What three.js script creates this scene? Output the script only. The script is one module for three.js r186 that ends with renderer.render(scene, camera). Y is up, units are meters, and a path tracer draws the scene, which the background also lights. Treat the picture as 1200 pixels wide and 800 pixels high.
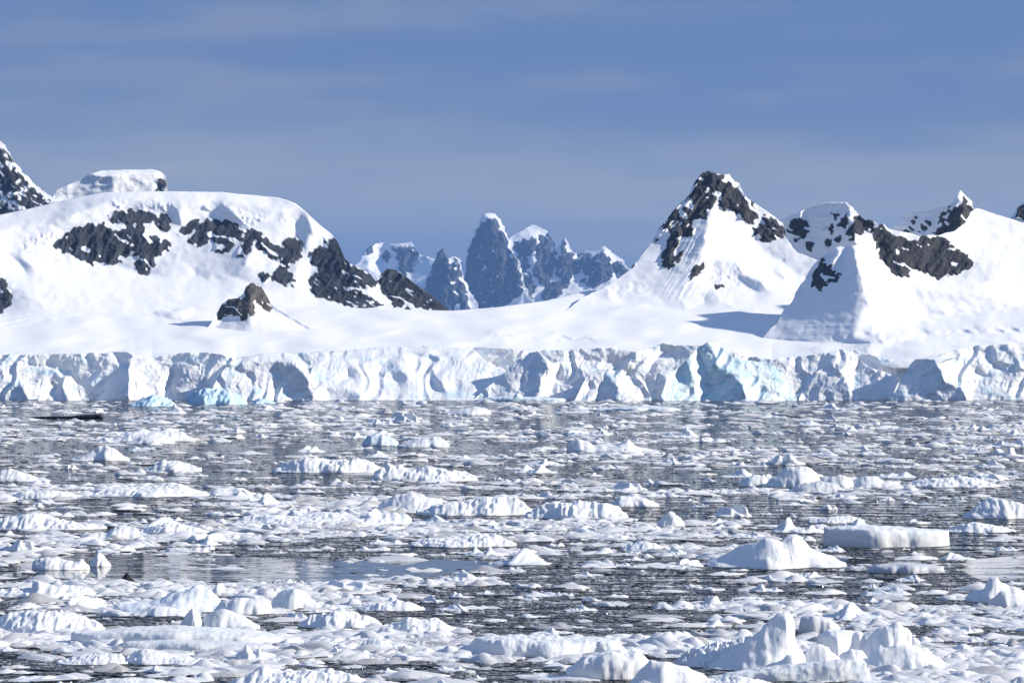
import * as THREE from 'three';
import { mergeGeometries } from 'three/addons/utils/BufferGeometryUtils.js';

// ---------------------------------------------------------------- camera, sky, sun, exposure
const W = 1200, H = 800, F = 3330, EYE = 6, HORIZON = 455;
const pitch = Math.atan((HORIZON - H / 2) / F), CP = Math.cos(pitch), SP = Math.sin(pitch);
const scene = new THREE.Scene();
const camera = new THREE.PerspectiveCamera(2 * Math.atan(H / 2 / F) * 180 / Math.PI, 1024 / 682, 1, 40000);
camera.position.set(0, EYE, 0);
camera.rotation.x = pitch;
scene.add(camera);
const renderer = new THREE.WebGLRenderer({ antialias: true });
renderer.setSize(1024, 682);
renderer.toneMapping = THREE.LinearToneMapping;
renderer.toneMappingExposure = 1.3;
renderer.shadowMap.enabled = true;
const SUN = new THREE.Vector3(0.85, 0.42, 0.07).normalize();
const sun = new THREE.DirectionalLight(new THREE.Color().setRGB(1, 0.925, 0.81), 5.0);
sun.position.copy(SUN).multiplyScalar(9000).add(new THREE.Vector3(0, 0, -2500));
sun.target.position.set(0, 0, -2500);
sun.castShadow = true;
sun.shadow.radius = 2.2;
sun.shadow.mapSize.set(4096, 4096);
Object.assign(sun.shadow.camera, { left: -4000, right: 4000, top: 4000, bottom: -4000, near: 10, far: 20000 });
scene.add(sun, sun.target);

// seeded noise
function rng(seed) { let s = seed >>> 0; return () => { s |= 0; s = s + 0x6D2B79F5 | 0; let t = Math.imul(s ^ s >>> 15, 1 | s); t = t + Math.imul(t ^ t >>> 7, 61 | t) ^ t; return ((t ^ t >>> 14) >>> 0) / 4294967296; }; }
const PERM = new Uint8Array(512), GX = new Float32Array(256), GY = new Float32Array(256);
{
  const r = rng(77), p = [...Array(256).keys()];
  for (let i = 255; i > 0; i--) { const j = Math.floor(r() * (i + 1)); [p[i], p[j]] = [p[j], p[i]]; }
  for (let i = 0; i < 512; i++) PERM[i] = p[i & 255];
  for (let i = 0; i < 256; i++) { const a = r() * 2 * Math.PI; GX[i] = Math.cos(a); GY[i] = Math.sin(a); }
}
function noise(x, y) {
  const xi = Math.floor(x), yi = Math.floor(y), fx = x - xi, fy = y - yi, X = xi & 255, Y = yi & 255;
  const u = fx * fx * fx * (fx * (fx * 6 - 15) + 10), v = fy * fy * fy * (fy * (fy * 6 - 15) + 10);
  const a = PERM[PERM[X] + Y], b = PERM[PERM[X + 1] + Y], c = PERM[PERM[X] + Y + 1], d = PERM[PERM[X + 1] + Y + 1];
  const n0 = GX[a] * fx + GY[a] * fy, n1 = GX[b] * (fx - 1) + GY[b] * fy, n2 = GX[c] * fx + GY[c] * (fy - 1), n3 = GX[d] * (fx - 1) + GY[d] * (fy - 1);
  return 1.5 * ((n0 + u * (n1 - n0)) * (1 - v) + (n2 + u * (n3 - n2)) * v);
}
function fbm(x, y, o = 4) { let s = 0, a = 1, t = 0; for (let i = 0; i < o; i++) { s += a * noise(x, y); t += a; a *= 0.5; x = x * 2.03 + 17.3; y = y * 2.03 + 5.1; } return s / t; }
function ridged(x, y, o = 4) { let s = 0, a = 1, t = 0; for (let i = 0; i < o; i++) { s += a * (1 - 2 * Math.abs(noise(x, y))); t += a; a *= 0.5; x = x * 2.07 + 9.7; y = y * 2.07 + 3.3; } return s / t; }
function cells(x, y) {   // distance to the nearest of scattered points
  const xi = Math.floor(x), yi = Math.floor(y); let d = 9;
  for (let j = -1; j < 2; j++) for (let i = -1; i < 2; i++) {
    const h = PERM[PERM[(xi + i) & 255] + ((yi + j) & 255)], px = xi + i + 0.5 + 0.45 * GX[h], py = yi + j + 0.5 + 0.45 * GY[h];
    d = Math.min(d, (px - x) ** 2 + (py - y) ** 2);
  }
  return Math.sqrt(d);
}
const clamp = (x, a, b) => Math.min(b, Math.max(a, x)), lerp = (a, b, t) => a + (b - a) * t;
const smooth = (a, b, x) => { const t = clamp((x - a) / (b - a), 0, 1); return t * t * (3 - 2 * t); };

// the sky: pale near the horizon, deeper blue above, thin streaks of high cloud
{
  const w = 2048, h = 1024, data = new Float32Array(w * h * 4);
  for (let j = 0; j < h; j++) {
    const el = ((j + 0.5) / h - 0.5) * 180, e = Math.max(el, 0);
    const z = smooth(18, 65, e), low = 1 - smooth(0.5, 6, e);
    for (let i = 0; i < w; i++) {
      const az = ((i + 0.5) / w - 0.5) * 2 * Math.PI, u = Math.cos(az) * 40, v = Math.sin(az) * 40;
      let r = lerp(lerp(0.112, 0.16, low), 0.125, z), g = lerp(lerp(0.184, 0.22, low), 0.215, z), b = lerp(lerp(0.35, 0.35, low), 0.43, z);
      // thin high cloud in long level streaks, closing to a pale bank low over the peaks
      let c = fbm(u * 0.10 + 3, v * 0.10 + e * 1.1, 5) * 0.8 + fbm(u * 0.45 + 31, v * 0.45 + e * 2.6, 4) * 0.45;
      c = 0.75 * smooth(-0.05, 0.45, c) * smooth(0, 1.5, e);
      const bank = Math.exp(-(((e - 4.0 - 0.6 * fbm(u * 0.12, v * 0.12, 3)) / 1.15) ** 2)) * (0.85 + 0.5 * fbm(u * 0.3 + 5, v * 0.3 + e * 3, 3));
      r = lerp(r, 0.205, c); g = lerp(g, 0.245, c); b = lerp(b, 0.35, c);
      r = lerp(r, 0.31, 0.85 * bank); g = lerp(g, 0.34, 0.85 * bank); b = lerp(b, 0.37, 0.85 * bank);
      const o = (j * w + i) * 4; data[o] = r; data[o + 1] = g; data[o + 2] = b; data[o + 3] = 1;
    }
  }
  const sky = new THREE.DataTexture(data, w, h, THREE.RGBAFormat, THREE.FloatType);
  sky.mapping = THREE.EquirectangularReflectionMapping; sky.magFilter = sky.minFilter = THREE.LinearFilter;
  sky.wrapS = THREE.RepeatWrapping; sky.needsUpdate = true;
  scene.background = sky; scene.environment = sky;
}
scene.fog = new THREE.FogExp2(new THREE.Color().setRGB(0.26, 0.5, 1.0), 0.000036);

// ---------------------------------------------------------------- helpers
const used = new Map();
function numbered(n) { const k = used.get(n) || 0; used.set(n, k + 1); return k ? `${n}_${String(k).padStart(3, '0')}` : n; }
function tag(o, label, category, group, kind) { o.userData = { label, category }; if (group) o.userData.group = group; if (kind) o.userData.kind = kind; return o; }
function shadows(o) { o.traverse(m => { if (m.isMesh) { m.castShadow = true; m.receiveShadow = true; } }); return o; }
// a direction in the photograph and a depth in metres give a place
function place(px, py, D) {
  const a = (px - W / 2) / F, b = (H / 2 - py) / F, t = D / (CP - b * SP);
  return [a * t, EYE + (b * CP + SP) * t, -D];
}
function seaDepth(py) { const b = (H / 2 - py) / F, s = -(b * CP + SP); return EYE / s * (CP - b * SP); }
function seaX(px, D) { const b = 0; return (px - W / 2) / F * D; }
function along(pts, x) {
  if (x <= pts[0][0]) return pts[0][1];
  for (let i = 1; i < pts.length; i++) if (x <= pts[i][0]) { const a = pts[i - 1], b = pts[i]; return lerp(a[1], b[1], (x - a[0]) / (b[0] - a[0] || 1)); }
  return pts[pts.length - 1][1];
}
function signed(poly, x, y) {   // distance to an outline, positive inside
  let d = 1e9, inside = false;
  for (let i = 0, j = poly.length - 1; i < poly.length; j = i++) {
    const ax = poly[j][0], ay = poly[j][1], bx = poly[i][0], by = poly[i][1];
    const ex = bx - ax, ey = by - ay, t = clamp(((x - ax) * ex + (y - ay) * ey) / (ex * ex + ey * ey || 1), 0, 1);
    d = Math.min(d, (x - ax - t * ex) ** 2 + (y - ay - t * ey) ** 2);
    if ((ay > y) !== (by > y) && x < (bx - ax) * (y - ay) / (by - ay) + ax) inside = !inside;
  }
  return (inside ? 1 : -1) * Math.sqrt(d);
}
function boxOf(poly, m) { let a = 1e9, b = 1e9, c = -1e9, d = -1e9; for (const [x, y] of poly) { a = Math.min(a, x); b = Math.min(b, y); c = Math.max(c, x); d = Math.max(d, y); } return [a - m, b - m, c + m, d + m]; }

// ---------------------------------------------------------------- materials
const snowMat = new THREE.MeshStandardMaterial({ color: 0xffffff, vertexColors: true, roughness: 0.85 });
const rockMat = new THREE.MeshStandardMaterial({ color: 0xffffff, vertexColors: true, roughness: 0.95 });
const iceMat = new THREE.MeshPhysicalMaterial({ color: 0xffffff, vertexColors: true, roughness: 0.6 });

// A mountain face: bands of slope facing one way or another are joined into one relief (the slopes are integrated over the face),
// roughened, and closed by a back slope behind its skyline.
function relief(o) {
  const st = 2, x0 = o.x[0], x1 = o.x[1], skyAt = px => along(o.top, px), footAt = px => along(o.foot, px);
  let y0 = 1e9, y1 = -1e9;
  for (let px = x0; px <= x1; px++) { y0 = Math.min(y0, skyAt(px)); y1 = Math.max(y1, footAt(px)); }
  y0 -= 4; y1 += 4;
  const nx = Math.ceil((x1 - x0) / st) + 1, ny = Math.ceil((y1 - y0) / st) + 1, mpp = o.D / F;
  const gx = new Float32Array(nx * ny), gy = new Float32Array(nx * ny), ww = new Float32Array(nx * ny);
  const wp = o.warp || 4;
  const bands = (o.bands || []).map(b => ({ ...b, box: boxOf(b.p, 6) }));
  for (let j = 0; j < ny; j++) for (let i = 0; i < nx; i++) {
    const px = x0 + i * st, py = y0 + j * st, k = j * nx + i;
    let a = o.gx || 0, c = o.gy;
    for (const b of bands) {
      if (px < b.box[0] || px > b.box[2] || py < b.box[1] || py > b.box[3]) continue;
      const s = smooth(-1.5, 1.5, signed(b.p, px + wp * fbm(px / 13, py / 11, 2), py + wp * fbm(px / 13 + 40, py / 11, 2)));
      if (s > 0) { a = lerp(a, b.gx, s); if (b.gy !== undefined) c = lerp(c, b.gy, s); }
    }
    gx[k] = a * mpp * st; gy[k] = (o.gy - c) * mpp * st;      // base slope kept apart: gy is what differs from it (rows run downwards)
  }
  const r = new Float32Array(nx * ny), eps = (st / (o.reach || 120)) ** 2, om = 1.85;
  for (let it = 0; it < 260; it++) for (let par = 0; par < 2; par++) for (let j = 0; j < ny; j++) for (let i = (j + par) & 1; i < nx; i += 2) {
    const k = j * nx + i; let s = 0, n = 0;
    if (i > 0) { s += r[k - 1] + (gx[k - 1] + gx[k]) / 2; n++; }
    if (i < nx - 1) { s += r[k + 1] - (gx[k + 1] + gx[k]) / 2; n++; }
    if (j > 0) { s += r[k - nx] + (gy[k - nx] + gy[k]) / 2; n++; }
    if (j < ny - 1) { s += r[k + nx] - (gy[k + nx] + gy[k]) / 2; n++; }
    r[k] += om * (s / (n + eps) - r[k]);
  }
  const at = (px, py) => {
    const u = clamp((px - x0) / st, 0, nx - 1.001), v = clamp((py - y0) / st, 0, ny - 1.001), i = Math.floor(u), j = Math.floor(v), a = u - i, b = v - j, k = j * nx + i;
    return lerp(lerp(r[k], r[k + 1], a), lerp(r[k + nx], r[k + nx + 1], a), b);
  };
  const sx = o.step || 1, rows = o.rows, cols = Math.round((x1 - x0) / sx) + 1, back = o.back === undefined ? 4 : o.back;
  const total = (rows + back) * cols, pos = new Float32Array(total * 3), col = new Float32Array(total * 3), colR = new Float32Array(total * 3).fill(0.05), uv = new Float32Array(total * 2), rock = new Uint8Array(total);
  const rocks = (o.rocks || []).map(p => ({ p, box: boxOf(p, 8) })), seed = o.seed || 0;
  const topD = new Float32Array(cols);
  const rc = o.rockColor || [0.06, 0.062, 0.07], sn = o.snow || [0.88, 0.89, 0.9];
  for (let i = 0; i < cols; i++) {
    const px = x0 + i * sx, wob = (o.edge || 0);
    const ty = skyAt(px) + wob * (fbm(px / 14 + seed, seed * 1.7, 4) * 1.6 + 0.5 * noise(px / 2.3, seed)), by = footAt(px), bD = o.base ? o.base(px) : o.D;
    for (let j = 0; j < rows + back; j++) {
      const k = j * cols + i, up = Math.max(0, j - rows + 1), v = Math.min(1, j / (rows - 1)), py = lerp(by, ty, v);
      let s = -99;
      for (const q of rocks) if (px > q.box[0] && px < q.box[2] && py > q.box[1] && py < q.box[3]) s = Math.max(s, signed(q.p, px + 3 * noise(px / 6 + seed, py / 6), py + 2.5 * noise(px / 6, py / 5 + 30 + seed)));
      const skew = o.skew === undefined ? 0.6 : o.skew;
      const streak = ridged((px + skew * (py - 300)) / 17 + seed, (py - 0.3 * px) / 24, 3), fleck = fbm(px / 7 + 7 + seed, py / 5, 3);
      const ledge = !o.noLedge && Math.abs(noise((py - 0.45 * px + 4 * noise(px / 14, py / 14)) / 15 + seed, px / 70)) < 0.06 && noise(px / 22 + seed, py / 18) > -0.1;
      let isRock = !ledge && s + (o.grow === undefined ? 1 : o.grow) + 2.5 * fleck > 0 && !(streak > (o.streak || 0.7) - 0.2 * Math.max(0, 1 - s / 4) && fleck > 0.0);
      if (o.rockRule && !isRock) isRock = o.rockRule(px, py, streak, fleck);
      const rr = smooth(-2, 3, s);
      let D = (o.depth ? o.depth(px, py, by) : bD + ((o.ref || by) - py) * mpp * o.gy + (o.apron ? o.apron * o.spread * mpp * (1 - Math.exp(-Math.max(o.ref - py, -3) / o.spread)) : 0)) + at(px, py) * smooth(0, 0.08, v + (o.freeFoot ? 1 : 0));
      D += mpp * ((o.snowRough === undefined ? 1 : o.snowRough) * (2.6 * fbm(px / 38 + seed, py / 30, 3) - 1.0 * ridged((px + 0.5 * py) / 34 + seed, py / 17 + 4, 2) + 0.28 * fbm(px / 8, py / 6 + seed, 2)) * (1 - 0.6 * rr));
      if (o.flutes) D += mpp * o.flutes(px, py);
      if (isRock || rr > 0) D += mpp * rr * (o.rockRough || 1) * (-5.5 * ridged((px + skew * (py - 300)) / 19 + seed, py / 34, 4) - 1.3 * fbm(px / 3.6, py / 3.2, 3));
      if (o.blend) { const f = fieldDepth(px, py) + roll(px, py) + 13, q = clamp(0.5 + 0.5 * (f - D) / o.blend, 0, 1); D = lerp(f, D, q) - o.blend * q * (1 - q); }
      const jx = o.jag ? o.jag * (fbm(py / 7 + seed, px / 60, 3) * 1.6) : 0, [X, Y, Z] = place(px + jx, py, D);
      if (j === rows - 1) topD[i] = D;
      const drop = up * (o.backStep || 5) * mpp;
      pos[k * 3] = X; pos[k * 3 + 1] = Y - drop * (o.backFall === undefined ? 0.8 : o.backFall); pos[k * 3 + 2] = Z - drop;
      uv[k * 2] = X; uv[k * 2 + 1] = Y;
      rock[k] = isRock ? 1 : 0;
      if (s > -8 || isRock) { const t = 1 + (o.rockVar || 0.9) * fbm((px + skew * (py - 300)) / 7 + seed, py / 13, 3) + 0.2 * noise(px / 2.1, py / 2.1), w = 0.5 + 0.5 * fbm(px / 17, py / 17 + seed, 2); for (let c = 0; c < 3; c++) colR[k * 3 + c] = Math.max(0.012, rc[c] * t * (c === 0 ? 0.9 + 0.16 * w : c === 2 ? 1.08 - 0.12 * w : 1)); }
      {
        let tone = sn;
        if (o.tint) tone = o.tint(px, py);
        const t = 1 + 0.03 * fbm(px / 20, py / 9 + seed, 3);
        for (let c = 0; c < 3; c++) col[k * 3 + c] = Math.min(0.95, tone[c] * t);
      }
    }
  }
  for (let pass = 0; pass < 2; pass++) {      // no single specks
    const old = rock.slice();
    for (let j = 1; j < rows + back - 1; j++) for (let i = 1; i < cols - 1; i++) { let n = 0; for (let b = -1; b < 2; b++) for (let a = -1; a < 2; a++) n += old[(j + b) * cols + i + a]; rock[j * cols + i] = n >= 5 ? 1 : 0; }
  }
  for (let k = 0; k < total; k++) for (let c = 0; c < 3; c++) col[k * 3 + c] = rock[k] ? colR[k * 3 + c] : col[k * 3 + c];
  // triangles, rock pieces apart from snow
  const N = rows + back, nq = (N - 1) * (cols - 1), cls = new Uint8Array(nq);
  for (let j = 0; j < N - 1; j++) for (let i = 0; i < cols - 1; i++) { const k = j * cols + i; cls[j * (cols - 1) + i] = rock[k] + rock[k + 1] + rock[k + cols] + rock[k + cols + 1] >= 2 ? 1 : 0; }
  const idx = [];
  for (let j = 0; j < N - 1; j++) for (let i = 0; i < cols - 1; i++) { const k = j * cols + i; idx.push(k, k + 1, k + cols, k + 1, k + cols + 1, k + cols); }
  const full = new THREE.BufferGeometry();
  full.setAttribute('position', new THREE.BufferAttribute(pos, 3)); full.setIndex(idx); full.computeVertexNormals();
  const nor = full.attributes.normal.array;
  function piece(quads, name, mat, parent, kind) {
    const map = new Map(), P = [], C = [], U = [], Nn = [], I = [];
    const get = k => { let m = map.get(k); if (m === undefined) { m = map.size; map.set(k, m); for (let c = 0; c < 3; c++) { P.push(pos[k * 3 + c]); Nn.push(nor[k * 3 + c]); C.push(col[k * 3 + c]); } U.push(uv[k * 2], uv[k * 2 + 1]); } return m; };
    for (const q of quads) { const j = Math.floor(q / (cols - 1)), i = q % (cols - 1), k = j * cols + i, a = get(k), b = get(k + 1), c = get(k + cols), d = get(k + cols + 1); I.push(a, b, c, b, d, c); }
    // a shared rim vertex takes the colour of its own side
    const g = new THREE.BufferGeometry();
    g.setAttribute('position', new THREE.Float32BufferAttribute(P, 3)); g.setAttribute('normal', new THREE.Float32BufferAttribute(Nn, 3));
    g.setAttribute('color', new THREE.Float32BufferAttribute(C, 3)); g.setAttribute('uv', new THREE.Float32BufferAttribute(U, 2)); g.setIndex(I);
    const m = new THREE.Mesh(g, mat); m.name = name; if (kind) m.userData.kind = kind; parent.add(m); return m;
  }
  const root = o.parent || new THREE.Group(); if (!o.parent) root.name = numbered(o.name);
  const seen = new Uint8Array(nq), snowQ = [], small = [], big = [];
  for (let q = 0; q < nq; q++) {
    if (!cls[q]) { snowQ.push(q); continue; }
    if (seen[q]) continue;
    const list = [q], w = cols - 1; seen[q] = 1;
    for (let h = 0; h < list.length; h++) { const c = list[h], i = c % w; for (const n of [i > 0 ? c - 1 : -1, i < w - 1 ? c + 1 : -1, c - w, c + w]) if (n >= 0 && n < nq && cls[n] && !seen[n]) { seen[n] = 1; list.push(n); } }
    if (list.length > (o.bigRock || 70)) big.push(list); else small.push(...list);
  }
  for (const q of big) piece(q, 'rock_face', rockMat, root);
  if (small.length) piece(small, 'rock_outcrops', rockMat, root, 'stuff');
  if (o.split) { const lists = o.split.map(() => []); for (const q of snowQ) { const px = x0 + (q % (cols - 1)) * sx; lists[o.split.findIndex(s => px < s)].push(q); } lists.forEach(l => l.length && piece(l, o.part || 'snow_slope', o.mat || snowMat, root)); }
  else if (snowQ.length) piece(snowQ, o.part || 'snow_slope', o.mat || snowMat, root);
  shadows(root);
  if (!o.parent) { tag(root, o.label, o.category, o.group, o.kind === undefined ? 'structure' : o.kind); scene.add(root); }
  return { root, topD: px => { let m = 0, n = 0; for (let q = -14; q <= 14; q += 2) { m += topD[clamp(Math.round((px + q - x0) / sx), 0, cols - 1)]; n++; } return m / n; } };
}

// ---------------------------------------------------------------- the ice front, the glacier and the mountains
const lit = (gx, gy, ...p) => ({ p, gx, gy });
const blue = [0.52, 0.77, 0.89], white = [0.88, 0.89, 0.9];
function iceTint(px, py) {     // bands and patches of blue glacier ice among the snow
  const m = smooth(0.02, 0.45, fbm(px / 26 + 50, py / 13, 4)) * 0.5;
  return [lerp(white[0], blue[0], m), lerp(white[1], blue[1], m), lerp(white[2], blue[2], m)];
}
// broken ice: leaning buttresses with steep steps between them, cracks and fine fractures
const step1 = (u, w) => { const f = u - Math.floor(u); return f < w ? f : w * (1 - f) / (1 - w); };
const iceFlutes = (px, py) => {
  const lean = px + 0.4 * (py - 440);
  return 0.22 * 27 * step1((lean + 22 * noise(px / 44, py / 30)) / 27, 0.75) * smooth(-0.3, 0.3, noise(px / 33 + 7, py / 28)) + 0.12 * 9 * step1((lean + 9 * noise(px / 14, py / 12)) / 9, 0.7) * smooth(-0.2, 0.4, noise(px / 19 + 3, py / 12))
    - 0.9 * ridged((px + 0.3 * py + 5 * noise(px / 20, py / 14)) / 13, py / 26 + 9, 3) - 1.8 * fbm(px / 24 + 3, py / 15, 3) - 0.35 * fbm(px / 5 + 3, py / 3.5, 3) - 0.4 * Math.abs(noise(px / 40, (py + 3 * noise(px / 9, py / 5)) / 4));
};
const crest = [[-60, 417], [0, 416], [40, 415], [100, 414], [150, 412], [157, 417], [178, 419], [200, 415], [225, 412], [250, 414], [268, 418], [276, 420], [288, 419], [310, 415], [345, 414], [400, 411], [450, 408], [500, 406], [560, 407], [600, 409], [625, 412], [650, 410], [700, 408], [718, 407], [735, 411], [745, 411], [760, 408], [775, 403], [800, 404], [820, 405], [845, 410], [880, 418], [905, 421], [940, 417], [958, 415], [985, 410], [1005, 412], [1030, 418], [1050, 422], [1068, 422], [1072, 421], [1095, 420], [1110, 412], [1140, 405], [1170, 404], [1200, 402], [1260, 402]];
const cliff = relief({
  name: 'ice_cliff', kind: 'thing', label: 'long broken ice cliff of the glacier front rising straight from the sea', category: 'ice cliff',
  x: [-60, 1260], step: 0.6, rows: 110, back: 2, backStep: 10, backFall: 0.15, warp: 7, D: 1500, ref: 468, gy: 0.6, gx: 0.3, reach: 14, edge: 1.7, seed: 3, snowRough: 0.8, freeFoot: true, rockRough: 0.5,
  top: crest, foot: [[-60, 471], [1260, 471]], tint: iceTint, mat: iceMat, part: 'ice_face', split: [156, 270, 360, 560, 745, 905, 1045, 1096, 2000],
  flutes: iceFlutes,
  bands: [
    lit(-0.5, 0.1, [-60, 416], [0, 416], [150, 411], [158, 418], [135, 430], [90, 428], [70, 430], [45, 424], [0, 428], [-60, 430]),
    lit(1.5, 0.8, [0, 430], [20, 424], [30, 428], [60, 430], [75, 442], [70, 462], [30, 468], [35, 455], [25, 450], [8, 448], [0, 440]),
    lit(-1.2, 0.3, [-60, 440], [0, 445], [25, 450], [33, 470], [-60, 470]),
    lit(1.4, 0.9, [48, 462], [60, 445], [80, 452], [95, 450], [92, 466], [50, 470]),
    lit(-1.1, 0.3, [70, 430], [95, 432], [125, 432], [130, 440], [120, 465], [95, 470], [92, 450], [75, 444]),
    lit(1.2, 0.9, [70, 441], [78, 433], [88, 437], [84, 444]),
    lit(-1.5, 0.3, [125, 440], [150, 428], [149, 455], [135, 468], [118, 468]),
    lit(1.5, 0.8, [150, 425], [175, 420], [200, 430], [206, 440], [188, 460], [150, 470], [143, 470], [148, 440]),
    lit(-0.8, 0.1, [178, 418], [225, 410], [262, 416], [277, 426], [262, 428], [235, 430], [200, 422]),
    lit(-1.4, 0.3, [205, 440], [225, 432], [262, 432], [265, 440], [250, 450], [252, 462], [200, 462], [190, 458]),
    lit(1.4, 0.9, [265, 430], [280, 424], [330, 424], [332, 470], [255, 470], [252, 455], [258, 445]),
    lit(-1.2, 0.3, [320, 425], [345, 430], [350, 440], [360, 448], [365, 466], [345, 462], [340, 450], [325, 440]),
    lit(1.0, 1.1, [330, 412], [560, 405], [592, 440], [580, 455], [550, 470], [368, 470], [362, 442], [345, 426]),
    lit(-1.2, 0.1, [380, 462], [385, 454], [405, 455], [422, 462], [418, 471], [384, 471]),
    lit(-1.0, 0.4, [448, 440], [470, 430], [482, 440], [470, 452], [455, 450]),
    lit(-0.8, 0.4, [500, 428], [512, 440], [520, 455], [510, 462], [500, 448]),
    lit(-1.0, 0.4, [410, 430], [425, 428], [428, 440], [416, 442]),
    lit(-1.0, 0.3, [472, 410], [500, 408], [515, 418], [490, 414]),
    lit(-0.35, 0.1, [566, 406], [628, 408], [610, 425], [585, 428], [560, 420]),
    lit(-1.3, 0.35, [625, 409], [718, 406], [700, 428], [680, 445], [668, 470], [560, 466], [580, 448], [600, 425]),
        lit(1.3, 0.9, [682, 457], [690, 436], [712, 432], [740, 438], [757, 447], [745, 470], [685, 470]),
    lit(-0.9, 0.1, [703, 410], [743, 410], [744, 424], [720, 428], [705, 426]),
    lit(1.2, 0.8, [745, 413], [760, 410], [795, 420], [780, 432], [755, 442], [738, 434]),
    lit(-1.3, 0.3, [760, 455], [775, 440], [784, 443], [780, 470], [750, 470]),
    lit(-0.4, 0.1, [770, 402], [825, 402], [815, 413], [795, 422], [780, 412]),
    lit(-1.0, 0.35, [880, 418], [920, 418], [955, 413], [1000, 416], [1030, 421], [1050, 428], [1097, 434], [1100, 471], [880, 471]),
    lit(1.7, 0.8, [974, 428], [985, 412], [1008, 415], [1006, 425], [1000, 440], [994, 432]),
    lit(1.6, 0.8, [1044, 434], [1055, 425], [1072, 424], [1068, 432], [1050, 440]),
    lit(-1.5, 0.12, [1058, 442], [1072, 421], [1096, 418], [1106, 445], [1108, 460], [1050, 465]),
    lit(1.5, 0.9, [1097, 418], [1110, 410], [1140, 403], [1160, 402], [1260, 400], [1260, 471], [1135, 471], [1112, 466], [1106, 445]),
    lit(-1.3, 0.3, [1108, 448], [1130, 455], [1131, 465], [1110, 465]),
    lit(-0.4, 0.1, [1145, 405], [1180, 405], [1182, 409], [1150, 408]),
    lit(-1.0, 0.3, [1160, 420], [1185, 425], [1200, 432], [1180, 436], [1165, 428]),
  ],
});

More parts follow.
